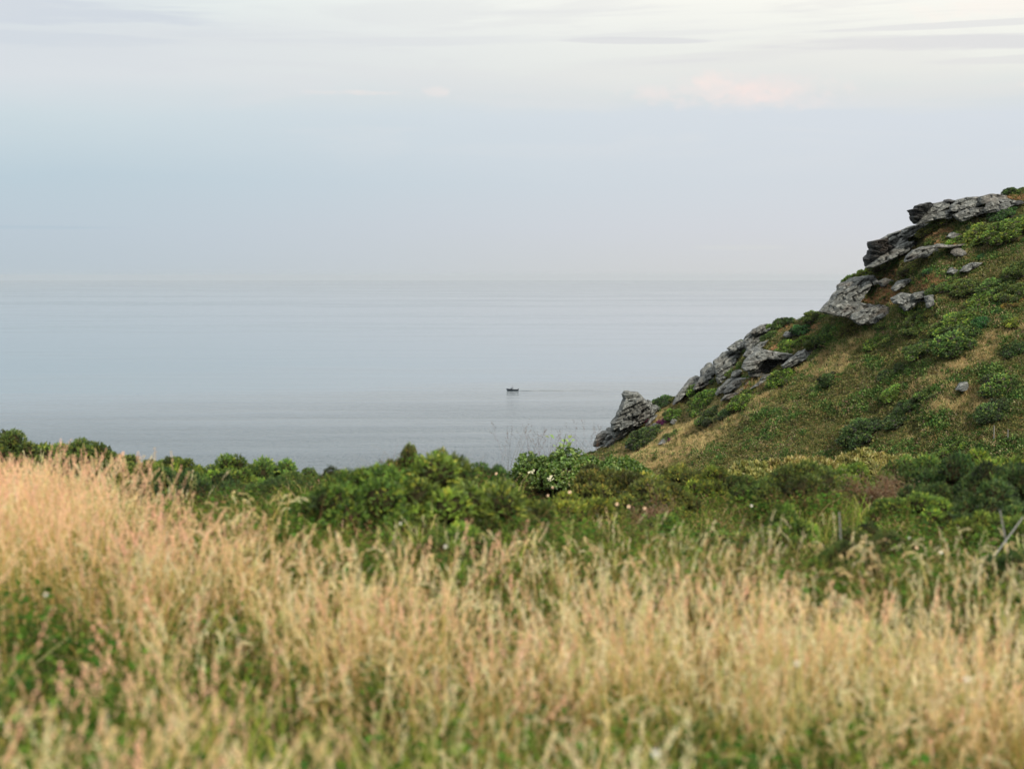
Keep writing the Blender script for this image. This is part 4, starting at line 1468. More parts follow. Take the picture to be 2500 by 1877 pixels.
# hillside cushions: six crowns
FARB = []
for s_ in range(6):
    rng = np.random.default_rng(950 + s_)
    c, rad = clumps(rng, 26, 0.15, 0.30, 0.58, 0.32)
    b = gorse_foliage(c, rad, 2200, 0.105, 6, rng, 0.026, up=0.3)
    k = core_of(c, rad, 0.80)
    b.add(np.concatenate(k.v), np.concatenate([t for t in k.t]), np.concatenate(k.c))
    FARB.append(b.mesh('gorse_cushion', M_GORSE))

TINT = {'g': (1.18, 1.12, 0.95, 1), 'b': (1.6, 1.55, 1.0, 1), 'd': (0.72, 0.80, 0.85, 1), 'y': (1.9, 1.55, 0.9, 1), 'o': (1.55, 1.1, 0.95, 1), 'e': (0.75, 1.15, 1.35, 1), 'r': (2.3, 1.0, 1.0, 1)}


def hill_bush(z, cx, cy, w_, h_, tint, label, slope=None, rng_=np.random.default_rng(77)):
    x0, y0, k = ZONE[z]
    px, py, w_, h_ = x0 + cx / k, y0 + cy / k, w_ / k, h_ / k
    g = hit(px, py + h_ * 0.25)
    if g is None:
        g = hit(px, py + h_ * 0.5)
    if g is None:
        ry = np.interp(px, np.array(RIDGE)[:, 0], np.array(RIDGE)[:, 2])
        g = at(px, py + h_ * 0.45, ry)
    d = g[1] / F
    rx, hz = w_ * d * 0.70, h_ * d * 1.0
    ang = math.radians(24 if slope is None else slope) if w_ > 1.5 * h_ else math.radians(8)
    M = (Matrix.Rotation(-ang, 4, 'Y') @ Matrix.Rotation(math.radians(16), 4, 'X') @ Matrix.Rotation(rng_.uniform(0, 6.28), 4, 'Z'))
    o = obj('gorse_bush', FARB[int(rng_.integers(len(FARB)))])
    hz = min(hz, rx * 0.8)
    scl_ = Matrix.Diagonal((rx, max(min(rx, hz * 1.6), 0.45 * rx), max(hz * 0.95, 0.3), 1))
    Mt = Matrix.Translation(Vector((g[0], g[1], g[2] - 0.04 * hz))) @ Matrix.Rotation(-ang, 4, 'Y') @ Matrix.Rotation(math.radians(16), 4, 'X') @ scl_ @ Matrix.Rotation(rng_.uniform(0, 6.28), 4, 'Z')
    o.matrix_world = Mt
    o.color = TINT[tint]
    return tag(o, label, 'bush', 'gorse bushes on the headland')


HILL = [
    # crest
    ('D', 1930, 145, 120, 70, 'd', 'wind shaped dark bush on the skyline beside the topmost outcrop'),
    ('D', 2055, 150, 90, 50, 'g', 'green bush on the skyline at the very end of the crest'),
    ('D', 1870, 392, 240, 100, 'e', 'bluish green bush under the right end of the topmost outcrop'),
    ('D', 1560, 512, 100, 70, 'e', 'small round bluish green bush above the bright gorse mat'),
    ('D', 1400, 615, 330, 80, 'b', 'lower left tongue of the bright green gorse mat'),
    ('D', 1640, 575, 420, 110, 'b', 'middle of the bright green gorse mat below the topmost outcrop'),
    ('D', 1930, 560, 420, 160, 'b', 'broad bright green gorse mat near the crest, its right part'),
    ('D', 1960, 470, 300, 60, 'g', 'flat green gorse strip just above the bright mat'),
    ('D', 1270, 440, 220, 70, 'o', 'olive scrub cushion under the middle of the topmost outcrop'),
    ('D', 1110, 560, 200, 70, 'o', 'olive scrub patch right of the lower nose slabs'),
    ('D', 960, 630, 140, 45, 'o', 'thin olive heath strip on the lower nose slabs'),
    ('D', 800, 590, 150, 50, 'r', 'rusty heather patch growing on the top slab of the lower nose'),
    ('D', 470, 968, 190, 85, 'y', 'yellow green gorse on the skyline right under the lower nose'),
    ('D', 345, 1040, 190, 100, 'g', 'green gorse running down the skyline below the yellow one'),
    ('D', 270, 1085, 70, 60, 'd', 'small dark tuft at the lower end of the skyline gorse'),
    ('D', 660, 888, 250, 85, 'o', 'olive gorse below the pale slab of the lower nose'),
    ('D', 750, 835, 90, 40, 'g', 'tiny green cushion tucked under the lower nose slab'),
    ('D', 1125, 975, 145, 115, 'e', 'round deep green bush alone in the rusty scrub'),
    ('D', 940, 960, 230, 90, 'o', 'olive cushion left of the round deep green bush'),
    ('D', 700, 1230, 90, 80, 'y', 'small yellowish cushion between the broken ledges'),
    ('D', 440, 1170, 130, 80, 'o', 'olive scrub cushion among the broken ledges'),
    ('D', 960, 1325, 210, 130, 'b', 'vivid green bush hanging below the pale stepped ledge'),
    ('D', 1640, 822, 90, 45, 'e', 'small bluish cushion below the withered gorse skirt'),
    ('D', 1280, 1010, 100, 60, 'o', 'olive cushion above the fretted ledge'),
    ('D', 1270, 1130, 280, 100, 'g', 'green gorse spread right of the tan grass shelf'),
    ('D', 1500, 1140, 260, 120, 'g', 'green gorse bank at the top of the dense scrub, left part'),
    ('D', 1990, 970, 260, 130, 'g', 'dense green gorse high on the far right of the slope'),
    ('D', 1800, 1110, 380, 130, 'g', 'long green gorse bank in the dense scrub on the right'),
    ('D', 1690, 1240, 360, 120, 'b', 'bright ridge of gorse under the long green bank'),
    ('D', 1980, 1190, 260, 120, 'g', 'green gorse at the right end of the dense scrub'),
    ('D', 1960, 1290, 170, 90, 'r', 'brown dying gorse patch in the dense scrub'),
    ('D', 1840, 1370, 140, 100, 'e', 'fresh green cushion left of the brown dying gorse'),
    ('D', 1140, 1395, 130, 100, 'o', 'olive cushion below the vivid green hanging bush'),
    ('D', 1010, 1450, 230, 100, 'g', 'green cushion group below the stepped ledge'),
    # middle slope
    ('E', 1650, 150, 190, 170, 'e', 'upright deep green gorse beside the dark hollow'),
    ('E', 1400, 140, 360, 120, 'b', 'wind combed bright gorse slope left of the dark hollow'),
    ('E', 1300, 215, 300, 110, 'b', 'lower wave of the wind combed bright gorse'),
    ('E', 1400, 340, 440, 190, 'g', 'large spreading gorse with a black hollow under it'),
    ('E', 1060, 420, 320, 130, 'g', 'left skirt of the large spreading gorse'),
    ('E', 2000, 150, 180, 170, 'y', 'yellow green bush at the right edge level with the dark hollow'),
    ('E', 990, 210, 240, 100, 'g', 'green gorse strip left of the wind combed slope'),
    ('E', 130, 300, 280, 150, 'g', 'dark green gorse under the broken grey ledges'),
    ('E', 330, 225, 200, 90, 'o', 'olive gorse mixed with brown under the broken ledges'),
    ('E', 630, 195, 130, 90, 'g', 'lone green cushion in grey scrub below the ledges'),
    ('E', 570, 375, 190, 90, 'b', 'fresh green patch on the scrubby middle slope'),
    ('E', 720, 350, 150, 70, 'g', 'green cushion right of the fresh green patch'),
    ('E', 140, 725, 210, 90, 'd', 'dark green cushion in the tan grass band'),
    ('E', 690, 685, 180, 70, 'd', 'low dark cushion in the middle of the heath'),
    ('E', 870, 600, 200, 80, 'd', 'dark gorse strip above the middle of the heath'),
    ('E', 820, 815, 270, 60, 'b', 'thin bright green strip on the lower heath'),
    ('E', 725, 905, 190, 110, 'b', 'rounded bright green cushion on the lower heath'),
    ('E', 1070, 890, 240, 80, 'g', 'green gorse strip left of the lone pale boulder'),
    ('E', 1250, 865, 230, 60, 'g', 'low gorse right under the lone pale boulder'),
    ('E', 940, 1000, 270, 110, 'd', 'dark blue green gorse beside the pale grass'),
    ('E', 1830, 780, 400, 170, 'g', 'wide green gorse bank right of the lone pale boulder'),
    ('E', 1990, 850, 160, 80, 'd', 'dark patch at the foot of the wide gorse bank'),
    ('E', 1780, 1040, 340, 140, 'd', 'dark spreading gorse on the lower right of the slope'),
    ('E', 1990, 430, 210, 120, 'd', 'dark gorse at the right edge above the tan grass'),
    ('E', 430, 1260, 380, 170, 'd', 'dark bluish mound low on the heath'),
    ('E', 810, 1130, 330, 110, 'd', 'long dark mound right of the bluish one'),
    ('E', 1470, 1385, 210, 80, 'b', 'bright green patch at the bottom of the slope'),
    ('E', 1300, 1455, 300, 70, 'b', 'bright green low mat behind the near bushes'),
    # left end
    ('G', 1720, 352, 130, 85, 'd', 'dark gappy bush on the skyline above the middle outcrop'),
    ('G', 1812, 348, 75, 65, 'd', 'small round dark bush right of the gappy skyline bush'),
    ('G', 1890, 415, 150, 150, 'e', 'large round deep green bush above the tiny flat stone'),
    ('G', 1990, 320, 150, 110, 'g', 'green bush on the skyline beside the broken ledges'),
    ('G', 1650, 468, 90, 60, 'g', 'green cushion on the right edge of the middle outcrop'),
    ('G', 1600, 490, 80, 50, 'd', 'dark cushion sitting in a cleft of the middle outcrop'),
    ('G', 1620, 402, 110, 40, 'b', 'bright moss strip at the top of the middle outcrop'),
    ('G', 1790, 580, 190, 90, 'b', 'bright spreading green patch above the slanting slab'),
    ('G', 1760, 530, 90, 50, 'b', 'small bright patch above the spreading one'),
    ('G', 1930, 520, 130, 90, 'b', 'light green cushion left of the dark pair of bushes'),
    ('G', 2040, 545, 180, 130, 'g', 'big green bush right of the slanting slab'),
    ('G', 2150, 475, 130, 120, 'g', 'green bush above the big one beside the slanting slab'),
    ('G', 2020, 660, 120, 70, 'g', 'cushion below the big green bush'),
    ('G', 1402, 510, 50, 50, 'g', 'tiny green tuft on the sea edge of the middle outcrop'),
    ('G', 740, 1022, 200, 80, 'd', 'dark bush on the skyline between the pinnacle and the ridge'),
    ('G', 835, 1000, 70, 60, 'o', 'olive tuft at the upper end of that dark skyline bush'),
    ('G', 845, 1132, 150, 100, 'b', 'fresh green cushion right of the purple heather'),
    ('G', 1035, 932, 170, 80, 'b', 'green cushion under the lowest slab of the middle outcrop'),
    ('G', 1168, 855, 60, 55, 'd', 'small dark cushion in the gap of the middle outcrop'),
    ('G', 1195, 912, 60, 90, 'o', 'upright olive tuft at the left foot of the layered slabs'),
    ('G', 1010, 1020, 110, 90, 'g', 'green cushion on the tan slope below the outcrop'),
    ('G', 1130, 1000, 200, 110, 'b', 'bright cushion touching the lowest layered slab'),
    ('G', 1060, 1080, 180, 110, 'g', 'green cushion below the bright one near the slabs'),
    ('G', 1160, 1140, 220, 90, 'd', 'dark green strip halfway between pinnacle and slabs'),
    ('G', 1290, 1118, 190, 70, 'd', 'second dark strip further up the tan grass band'),
    ('G', 1440, 1010, 240, 110, 'b', 'large vivid cushion above the tan grass band'),
    ('G', 1750, 835, 220, 120, 'b', 'vivid green patch under the thin pale slab'),
    ('G', 1690, 880, 150, 60, 'g', 'low green strip below the vivid patch'),
    ('G', 615, 1325, 270, 120, 'd', 'thick dark green bush below the ledge with purple heather'),
    ('G', 832, 1308, 150, 60, 'g', 'narrow green cushion in the tan grass near the pinnacle'),
    ('G', 2140, 835, 170, 120, 'd', 'dark mound just under the tan grass band'),
]
for h in HILL:
    hill_bush(*h)


# ------------------------------------------------------------------ the near bushes
def near_bush(name, cx, top, w_, bottom, Y, var, tint, label, depth=0.8, cat='bush', group='gorse bushes behind the meadow', rot=None, lean=0.0):
    p = at(cx, top, Y)
    gz = float(gh(np.array([p[0]]), np.array([Y]))[0])
    hgt = p[2] - gz
    rx = w_ * Y / F * 0.58
    o = empty(name, (p[0], Y, gz - 0.03), label, cat, group)
    o.rotation_euler = (0, lean, 0)
    a = var * 1.3 if rot is None else rot
    fol, core, st = NEAR[var % len(NEAR)]
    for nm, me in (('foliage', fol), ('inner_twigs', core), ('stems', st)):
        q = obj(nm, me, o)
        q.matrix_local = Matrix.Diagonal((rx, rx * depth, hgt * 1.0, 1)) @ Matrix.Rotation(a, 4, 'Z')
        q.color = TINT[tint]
    return o


for i, (cx, top, w_, bot, Y, var, tint, lab) in enumerate(NB):
    near_bush('gorse_bush', cx, top, w_, bot, Y, var, tint, lab, rot=0.7 * i)

# orange tinted shrub rising at the right
near_bush('gorse_bush', 2400, 1082, 260, 1200, 17.0, 2, 'y', 'orange tinted shrub rising highest at the right edge of the hedge', rot=2.2)


# leafy shrubs: the elder, its neighbour and the yellow one
def leafy(rng, n, size, pal, n_sub=20, rmin=0.2, rmax=0.34, upright=0.2, ratio=0.32):
    c, rad = clumps(rng, n_sub, rmin, rmax, 0.62)
    b = Buf()
    p, v, k = surface_pts(c, rad, n, rng, lo=0.75, hi=1.08)
    m = len(p)
    per = 5                                       # a spray of five leaflets
    pr, vr = np.repeat(p, per, 0), np.repeat(v, per, 0)
    s = unit(0.5 * vr + 0.9 * rng.normal(size=(m * per, 3)) + np.array([0, 0, upright]))
    tone = np.repeat(jitter(pick(*pal, m, rng), m, 0.12, rng), per, 0)
    leaves(b, pr, s, unit(vr + np.array([0, 0, 0.6]) + 0.3 * rng.normal(size=(m * per, 3))), size * rng.uniform(0.7, 1.3, m * per), jitter(tone, m * per, 0.08, rng), rng, ratio)
    return b, c, rad


rng = np.random.default_rng(31)
ELD = ([(0.08, 0.16, 0.02), (0.12, 0.21, 0.03), (0.045, 0.10, 0.018), (0.19, 0.25, 0.05)], [3, 2.5, 1.5, 1])
M_CREAM = mat_plain('cream_blossom', (0.58, 0.56, 0.40), 0.8, 0.1, 0.1, 40)


def leafy_bush(name, cx, top, w_, Y, label, seed, pal, n=1500, size=0.075, cat='bush', group=None, flowers=0, depth=0.8, upright=0.2, ratio=0.32, sink=0.0):
    rg = np.random.default_rng(seed)
    p = at(cx, top, Y)
    gz = float(gh(np.array([p[0]]), np.array([Y]))[0])
    hgt = p[2] - gz
    rx = w_ * Y / F * 0.5
    b, c, rad = leafy(rg, n, size / rx, pal, upright=upright, ratio=ratio)
    o = empty(name, (p[0], Y, gz - 0.05), label, cat, group)
    M = Matrix.Diagonal((rx, rx * depth, hgt * 1.0, 1))
    for nm, bb, mt in (('foliage', b, M_LEAF), ('inner_twigs', core_of(c, rad, 0.66), M_CORE), ('stems', twigs(c, rad, rg), M_TWIG)):
        q = obj(nm, bb.mesh(name + '_' + nm, mt), o)
        q.matrix_local = M
    if flowers:
        pf, vf, _ = surface_pts(c, rad, flowers * 6, rg, zmin=0.0, lo=1.05, hi=1.12)
        pf, vf = pf[::6][:flowers], vf[::6][:flowers]
        for pp, vv in zip(pf, vf):
            fb = Buf()
            m = 46                                # flat umbel of many tiny florets
            q = disc_pts(m, 0.06, rg)
            q[:, 2] = 0.018 * rg.uniform(0, 1, m) - 2.2 * (q[:, 0] ** 2 + q[:, 1] ** 2)
            V0, T0 = ico(0)
            for qq in q[::2]:
                fb.add(qq + V0 * np.array([0.013, 0.013, 0.007]), T0, np.array((0.7, 0.68, 0.5)))
            V, T = tube([(0, 0, -0.12), (0, 0, -0.05), (0, 0, 0.0)], [0.004, 0.004, 0.006], 5)
            fb.add(V, T, np.array((0.7, 0.68, 0.5)))
            fo = obj('flower_head', fb.mesh('flower_head', M_CREAM), o)
            z = Vector((vv[0] * 0.5, vv[1] * 0.7 - 0.25, abs(vv[2]) + 0.5)).normalized()
            fo.matrix_local = Matrix.Translation(Vector((pp[0] * rx, pp[1] * rx * depth, pp[2] * hgt))) @ z.to_track_quat('Z', 'Y').to_matrix().to_4x4()
    return o


leafy_bush('elder_bush', 1375, 1078, 340, 30.0, 'bright green elder bush with flat cream flower heads against the sea', 51, ELD, 4200, 0.05, flowers=6)
leafy_bush('elder_bush', 1490, 1092, 230, 30.5, 'lower bright green elder spreading right towards the rocks', 52, ELD, 3800, 0.05, flowers=3, group=None)
leafy_bush('elder_bush', 1585, 1138, 150, 28.0, 'yellowing leafy shrub at the right end of the elder', 53, ([(0.16, 0.22, 0.025), (0.24, 0.25, 0.03), (0.10, 0.15, 0.02)], [2, 2, 1]), 800, 0.085, flowers=1)
def sprig(px, row, Y, label):
    rg = np.random.default_rng(54)
    p = at(px, row, Y)
    z0 = p[2] - 0.75
    o = empty('sapling', (p[0], Y, z0), label, 'plant')
    V, T = tube([(0, 0, -0.6), (0.02, 0, 0.2), (0.0, 0, 0.45), (0.05, 0, 0.75)], [0.012, 0.010, 0.008, 0.004], 5)
    obj('stem', mesh('stem', V, T, M_STEM), o)
    b = Buf()
    m = 34
    q = np.stack([rg.normal(0, 0.09, m), rg.normal(0, 0.09, m), rg.uniform(0.3, 0.72, m)], 1)
    sdir = unit(np.stack([q[:, 0], q[:, 1], rg.uniform(-0.05, 0.12, m)], 1) + 0.04 * rg.normal(size=(m, 3)))
    leaves(b, q, sdir, np.array([0.1, -0.5, 1.0]), rg.uniform(0.07, 0.13, m), jitter((0.16, 0.27, 0.06), m, 0.15, rg), rg, 0.34)
    obj('foliage', b.mesh('sapling_foliage', M_LEAF), o)


sprig(1374, 1059, 29.6, 'single pale leafy sprig poking above the elder bush')
YEL = ([(0.27, 0.25, 0.06), (0.36, 0.33, 0.11), (0.19, 0.19, 0.045), (0.11, 0.13, 0.03)], [3, 2, 2, 1])
for i, (cx, top, w_, lab) in enumerate([(1830, 1118, 200, 'low left end of the yellow green thicket below the slope'), (1950, 1100, 210, 'left mound of the yellow green thicket below the slope'),
                                        (2080, 1086, 240, 'highest mound of the yellow green thicket below the slope'), (2200, 1096, 190, 'right mound of the yellow green thicket below the slope')]):
    leafy_bush('yellow_bush', cx, top, w_, 42.0 + i, lab, 60 + i, YEL, 1300, 0.13, group='yellow bushes below the slope', upright=1.1, ratio=0.2)


# the dead brown shrub
def branching(rng, start, d, length, r, depth, buf, bits):
    pts = [start]
    p, dd = start.copy(), d.copy()
    for _ in range(4):
        dd = unit(dd + 0.22 * rng.normal(size=3) + np.array([0, 0, 0.03]))
        p = p + dd * length / 4
        pts.append(p.copy())
    V, T = tube(pts, np.linspace(r, r * 0.55, 5), 4)
    buf.add(V, T, jitter((0.17, 0.10, 0.06), 1, 0.2, rng)[0])
    if depth == 0:
        bits.append((pts[-1], dd))
        return
    for _ in range(int(rng.integers(2, 5))):
        q = pts[int(rng.integers(2, 5))]
        branching(rng, q, unit(dd + 0.75 * rng.normal(size=3)), length * rng.uniform(0.55, 0.8), r * 0.55, depth - 1, buf, bits)


def dead_shrub(name, cx, top, w_, Y, label, seed, ntrunk=9, depth=3, leafcol=(0.20, 0.135, 0.075)):
    rg = np.random.default_rng(seed)
    p = at(cx, top, Y)
    gz = float(gh(np.array([p[0]]), np.array([Y]))[0])
    hgt, rx = p[2] - gz, w_ * Y / F * 0.5
    o = empty(name, (p[0], Y, gz - 0.03), label, 'shrub')
    b, bits = Buf(), []
    for _ in range(ntrunk):
        a = rg.uniform(0, 6.28)
        branching(rg, np.array([0.1 * math.cos(a), 0.1 * math.sin(a), 0.0]) * rx, unit(np.array([math.cos(a) * rx * 0.9, math.sin(a) * rx * 0.6, hgt])), hgt * 0.50, 0.012, depth, b, bits)
    obj('branches', b.mesh('dead_branches', M_BARK), o)
    lb = Buf()
    bp = np.array([x[0] for x in bits])
    bd = np.array([x[1] for x in bits])
    m = len(bp) * 7
    q = np.repeat(bp, 7, 0) + rg.normal(0, 0.025, (m, 3))
    s = unit(np.repeat(bd, 7, 0) + 0.8 * rg.normal(size=(m, 3)))
    leaves(lb, q, s, unit(rg.normal(size=(m, 3))), 0.016 * rg.uniform(0.6, 1.3, m), jitter(leafcol, m, 0.2, rg), rg, 0.25)
    obj('withered_leaves', lb.mesh('withered_leaves', M_LEAF), o)
    return o


dead_shrub('dead_shrub', 2140, 1142, 150, 14.6, 'dead brown twiggy shrub between green gorse bushes on the right', 71, 12)
dead_shrub('dead_shrub', 2290, 1072, 60, 40.0, 'small bleached dead bush low on the hillside', 72, 5, 2, (0.30, 0.25, 0.18))
dead_shrub('dead_shrub', 1610, 1205, 130, 14.8, 'withered russet twigs in the bramble dip right of the elder', 73, 7)


# sticks and posts
def stick(name, a, b, r, label, cat, bend=0.01, group=None, base=None):
    a, b = np.array(a), np.array(b)
    o = None
    m1, m2 = a * 0.66 + b * 0.34 + RNG.normal(0, bend, 3), a * 0.33 + b * 0.67 + RNG.normal(0, bend, 3)
    V, T = tube(np.array([a, m1, m2, b]) - a, [r, r * 0.95, r * 0.9, r * 0.72], 8)
    return tag(obj(name, mesh(name, V, T, M_WOOD), loc=tuple(a)), label, cat, group)


def ground_at(px, py, Y, extra=0.0):
    """foot of a stick whose visible line points down to the ground"""
    p = at(px, py, Y)
    return np.array([p[0], Y, float(gh(np.array([p[0]]), np.array([Y]))[0]) - 0.05])


top = at(2441, 1244, 9.8)
lowp = at(2462, 1345, 9.8)
k = (top[2] - ground_at(2462, 1345, 9.8)[2]) / (top[2] - lowp[2])
stick('wooden_stick', top + (lowp - top) * k, top, 0.006, 'steeper of two crossed bleached sticks standing by the right edge', 'stick', 0.006, 'crossed sticks')
top = at(2498, 1262, 9.9)
lowp = at(2442, 1340, 9.6)
k = (top[2] - ground_at(2442, 1340, 9.6)[2]) / (top[2] - lowp[2])
stick('wooden_stick', top + (lowp - top) * k, top, 0.005, 'slanting one of two crossed bleached sticks by the right edge', 'stick', 0.006, 'crossed sticks')
top = at(2049, 1250, 9.3)
stick('wooden_stick', ground_at(2056, 1300, 9.3), top, 0.005, 'thin grey stick standing alone in front of the green gorse', 'stick', 0.006)
for px, rt, rb, lab in ((2427, 1038, 1085, 'thin pale post at the foot of the slope, taller of two'), (2461, 1048, 1085, 'thin pale post at the foot of the slope, shorter of two')):
    a = hit(px, rb)
    t_ = at(px, rt, a[1])
    stick('wooden_post', a, t_, 0.035, lab, 'post', 0.01, 'posts at the foot of the slope')

# ------------------------------------------------------------------ flowers
M_PETAL = mat_plain('white_petals', (0.66, 0.65, 0.62), 0.7, 0.2, 0.05)
M_PEACH = mat_plain('peach_petals', (0.74, 0.52, 0.38), 0.7, 0.2, 0.12)
M_YC = mat_plain('flower_centre', (0.5, 0.36, 0.05), 0.8)


def flower_meshes(r, mat):
    fb = Buf()
    for k in range(9):
        a = k * 2 * math.pi / 9
        d = np.array([math.cos(a), math.sin(a), 0.25])
        s = np.array([-math.sin(a), math.cos(a), 0])
        fb.add([d * r * 0.15, d * r * 0.6 + s * r * 0.26, d * r * np.array([1, 1, 0.6]), d * r * 0.6 - s * r * 0.26, d * r * 0.6 + np.array([0, 0, -r * 0.1])],
               [(0, 1, 4), (1, 2, 4), (2, 3, 4), (3, 0, 4)], np.array((0.8, 0.8, 0.8)))
    V0, T0 = ico(1)
    cb = Buf()
    cb.add(V0 * np.array([0.3, 0.3, 0.2]) * r + np.array([0, 0, 0.04 * r]), T0, np.array((1, 1, 0)))
    return fb.mesh('petals', mat), cb.mesh('flower_centre', M_YC)


FW = {}
for nm, r, mt in (('white', 0.0085, M_PETAL), ('peach', 0.009, M_PEACH)):
    FW[nm] = flower_meshes(r, mt)


def flower(px, py, Y, kind, label, size=1.0):
    p = at(px, py, Y)
    gz = float(gh(np.array([p[0]]), np.array([Y]))[0])
    o = empty('%s_flower' % kind, (p[0], Y, gz), label, 'flower', '%s flowers' % kind)
    V, T = tube([(0, 0, 0), (0.01, 0, (p[2] - gz) * 0.5), (0, -0.01, p[2] - gz)], [0.0022, 0.002, 0.0016], 5)
    obj('stalk', mesh('stalk', V, T, M_STEM), o)
    for nm, me in zip(('petals', 'flower_centre'), FW[kind]):
        q = obj(nm, me, o)
        q.location = (0, -0.01, p[2] - gz)
        q.rotation_euler = (0.9, RNG.uniform(-0.4, 0.4), RNG.uniform(-0.5, 0.5))
        q.scale = (size,) * 3
    return o


for a in [
    (114, 1450, 5.6, 'white', 'white flower at the upper rim of the green hollow on the left', 0.8),
    (978, 1277, 8.3, 'white', 'white flower in front of the dark base of the central gorse', 0.8),
    (1088, 1333, 7.3, 'white', 'white flower in the seed heads under the central gorse', 0.9),
    (2296, 1347, 8.4, 'white', 'white flower under the crossed sticks, left of them', 1.2),
    (1600, 1835, 3.6, 'white', 'pale blurred flower low at the bottom of the grass, right of centre', 1.0),
    (2358, 1655, 4.4, 'white', 'broad cream flower in the grass near the right edge', 0.8),
    (1945, 1618, 4.6, 'white', 'small white flower over the leafy gap at the right', 0.8),
    (1834, 1234, 11.2, 'white', 'pale flower in front of the grey green gorse', 1.1),
    (2219, 1312, 9.4, 'white', 'small white flower in the bramble left of the crossed sticks', 0.7),
    (1212, 1156, 13.0, 'peach', 'peach honeysuckle flower on the shoulder of the central gorse', 1.3),
    (1391, 1201, 12.0, 'peach', 'largest peach flower in the bramble mound', 1.4),
    (1349, 1189, 12.6, 'peach', 'small peach flower left above the largest one', 1.0),
    (1338, 1209, 12.3, 'peach', 'peach flower left below the largest one', 1.1),
    (1535, 1236, 10.6, 'peach', 'peach flower low in the bramble right of the mound', 1.3),
    (1574, 1240, 10.4, 'peach', 'rightmost peach flower low in the bramble', 1.1),
    (1506, 1230, 10.6, 'peach', 'faded peach flower left of the low pair', 1.2),
    (2237, 1336, 8.6, 'peach', 'peach flower below the nodding stalk at the right', 1.0),
]:
    flower(*a)

# ------------------------------------------------------------------ the boat
wl = at(1251, 953.5, 1000.0)
Yb = CAMZ / ((CAMZ - wl[2]) / 1000.0)
Lb = 28.0 * Yb / F
bx = (1251 - 1250) / F * Yb
boat = empty('motor_boat', (bx, Yb, 0.0), 'small dark motor boat heading left on the calm sea', 'boat')
nst, nrd = 13, 7
V = []
for i in range(nst):
    t_ = i / (nst - 1)                       # 0 stern (right) .. 1 bow (left)
    xx = Lb * (0.5 - t_)
    half = 1.15 * (1 - max(0, (t_ - 0.45) / 0.55) ** 2.2) + 0.02
    sheer = 0.75 + 0.55 * t_ ** 2.2
    keel = -0.35 + 0.55 * max(0, (t_ - 0.7) / 0.3) ** 2
    flare = -0.25 * t_ ** 4
    for j in range(nrd):
        a = -1 + 2 * j / (nrd - 1)
        prof_ = abs(a) ** 1.6
        V.append((xx + flare * (prof_), half * np.sign(a) * abs(a) ** 0.6 * (0.75 + 0.25 * prof_), keel + (sheer - keel) * prof_))
    V.append((xx + flare * 0.6, 0, sheer - 0.22))
V = np.array(V)
T = []
for i in range(nst - 1):
    a, b = i * (nrd + 1), (i + 1) * (nrd + 1)
    for j in range(nrd - 1):
        T += [(a + j, b + j, b + j + 1), (a + j, b + j + 1, a + j + 1)]
    T += [(a + nrd - 1, b + nrd - 1, b + nrd), (a + nrd - 1, b + nrd, a + nrd), (a + nrd, b + nrd, b), (a + nrd, b, a)]
for e in (0, (nst - 1) * (nrd + 1)):
    for j in range(nrd - 1):
        T.append((e + j, e + j + 1, e + nrd))
obj('hull', mesh('hull', V, T, M_HULL), boat)
b = Buf()
for c_, s_ in (((-0.55, 0, 1.05), (1.0, 0.9, 0.75)), ((-0.45, 0, 1.45), (0.6, 0.8, 0.25))):
    b.add(*box(c_, s_), np.array((0, 0, 0)))
obj('console', b.mesh('console', M_HULL), boat)
V, T = box((-1.05, 0, 1.6), (0.06, 1.1, 0.75), Matrix.Rotation(math.radians(35), 3, 'Y'))
obj('windscreen', mesh('windscreen', V, T, M_GLASS), boat)
b = Buf()
b.add(*box((0.0, 0, 2.72), (1.7, 1.3, 0.09)), np.array((0, 0, 0)))
b.add(*box((0.0, 0, 2.79), (1.3, 1.0, 0.06)), np.array((0, 0, 0)))
obj('canopy', b.mesh('canopy', M_TRIM), boat)
for sx_ in (-0.65, 0.6):
    for sy_ in (-0.55, 0.55):
        V, T = tube([(sx_ * 1.0, sy_, 0.8), (sx_, sy_, 2.68)], [0.03, 0.03], 6)
        obj('canopy_pole', mesh('canopy_pole', V, T, M_TRIM), boat)
b = Buf()
b.add(*box((Lb * 0.5 + 0.1, 0, 0.95), (0.5, 0.42, 0.75), Matrix.Rotation(math.radians(-18), 3, 'Y')), np.array((0, 0, 0)))
b.add(*box((Lb * 0.5 + 0.2, 0, 0.25), (0.25, 0.14, 0.9)), np.array((0, 0, 0)))
obj('outboard_motor', b.mesh('outboard_motor', M_HULL), boat)
V, T = tube([(Lb * 0.5 - 1.3, 0.4, 0.7), (Lb * 0.5 - 1.1, 0.4, 1.3), (Lb * 0.5 - 0.9, 0.45, 1.75)], [0.05, 0.045, 0.03], 6)
obj('rod_holder', mesh('rod_holder', V, T, M_TRIM), boat)


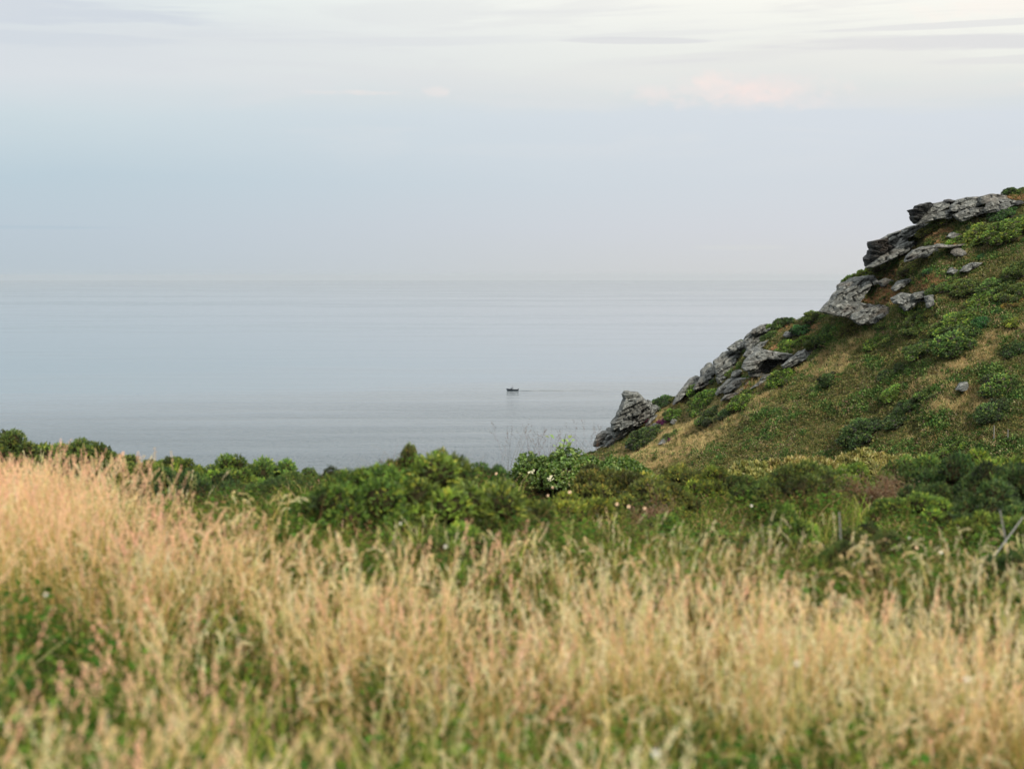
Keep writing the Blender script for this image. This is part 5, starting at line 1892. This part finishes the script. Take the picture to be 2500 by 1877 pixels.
# the helmsman: one skinned figure standing behind the console
def figure(name, loc, label):
    J = [(0, 0, 0.92), (0, 0, 1.15), (0, 0, 1.38), (0, 0, 1.50), (-0.02, 0, 1.62), (-0.02, 0, 1.74),
         (0, 0.19, 1.40), (-0.12, 0.25, 1.16), (-0.36, 0.20, 1.14), (0, -0.19, 1.40), (-0.12, -0.25, 1.16), (-0.36, -0.20, 1.14),
         (0, 0.10, 0.86), (-0.03, 0.12, 0.48), (0.02, 0.13, 0.08), (-0.10, 0.13, 0.03), (0, -0.10, 0.86), (-0.03, -0.12, 0.48), (0.02, -0.13, 0.08), (-0.10, -0.13, 0.03)]
    E = [(0, 1), (1, 2), (2, 3), (3, 4), (4, 5), (2, 6), (6, 7), (7, 8), (2, 9), (9, 10), (10, 11), (0, 12), (12, 13), (13, 14), (14, 15), (0, 16), (16, 17), (17, 18), (18, 19)]
    R = [0.16, 0.15, 0.17, 0.065, 0.10, 0.08, 0.075, 0.05, 0.04, 0.075, 0.05, 0.04, 0.10, 0.07, 0.05, 0.04, 0.10, 0.07, 0.05, 0.04]
    me = bpy.data.meshes.new(name)
    me.from_pydata(J, E, [])
    o = obj(name, me, loc=loc)
    md = o.modifiers.new('skin', 'SKIN')
    for i, r in enumerate(R):
        me.skin_vertices[0].data[i].radius = (r, r)
    me.skin_vertices[0].data[0].use_root = True
    o.modifiers.new('sub', 'SUBSURF').levels = 1
    me.materials.append(M_CLOTH)
    return tag(o, label, 'person')


figure('person', (bx + 0.25, Yb, 0.55), 'person in dark clothing standing at the console of the motor boat')

# its wake: low ridges spreading behind the stern
b = Buf()
for sgn, amp_ in ((-1, 0.16), (1, 0.12), (0.15, 0.07)):
    m = 60
    t_ = np.linspace(0, 1, m)
    cx = bx + Lb * 0.5 + 0.6 + t_ * 75
    cy = Yb + sgn * (0.6 + 10.0 * t_ ** 0.9)
    wdt = 0.5 + 2.2 * t_
    hh = 1.7 * amp_ * (1 - t_) ** 0.7 * (0.75 + 0.35 * vnoise(np.stack([t_ * 16, t_ * 0, t_ * 0 + sgn * 3], 1), 5))
    A = np.stack([cx, cy - wdt, np.full(m, 0.004)], 1)
    Bm = np.stack([cx, cy, 0.01 + hh], 1)
    C_ = np.stack([cx, cy + wdt, np.full(m, 0.004)], 1)
    Vv = np.stack([A, Bm, C_], 1).reshape(-1, 3)
    Tt = []
    for i in range(m - 1):
        for j in range(2):
            p_ = i * 3 + j
            Tt += [(p_, p_ + 3, p_ + 4), (p_, p_ + 4, p_ + 1)]
    b.add(Vv, np.array(Tt), np.array((0, 0, 0)))
tag(obj('wake_water', b.mesh('wake_water', M_SEA, True)), 'faint rippled wake trailing behind the motor boat', 'wake', kind='stuff')

# ------------------------------------------------------------------ the hazy air
HAZE = 2.6e-5
V, T = box((0, 14800, 44.5), (33000, 33500, 91.0))
hz_m = bpy.data.materials.new('sea_haze')
hz_m.use_nodes = True
hz_m.node_tree.nodes.clear()
t = NT(hz_m.node_tree)
pv = t.n('ShaderNodeVolumePrincipled')
pv.inputs['Color'].default_value = (0.66, 0.705, 0.745, 1)
pv.inputs['Density'].default_value = HAZE
pv.inputs['Anisotropy'].default_value = 0.2
om = t.n('ShaderNodeOutputMaterial')
t.link(pv.outputs[0], om.inputs['Volume'])
tag(obj('haze', mesh('haze', V, T, hz_m)), 'thin sea haze softening the horizon', 'haze', kind='stuff')
print('objects', len(SC.objects))
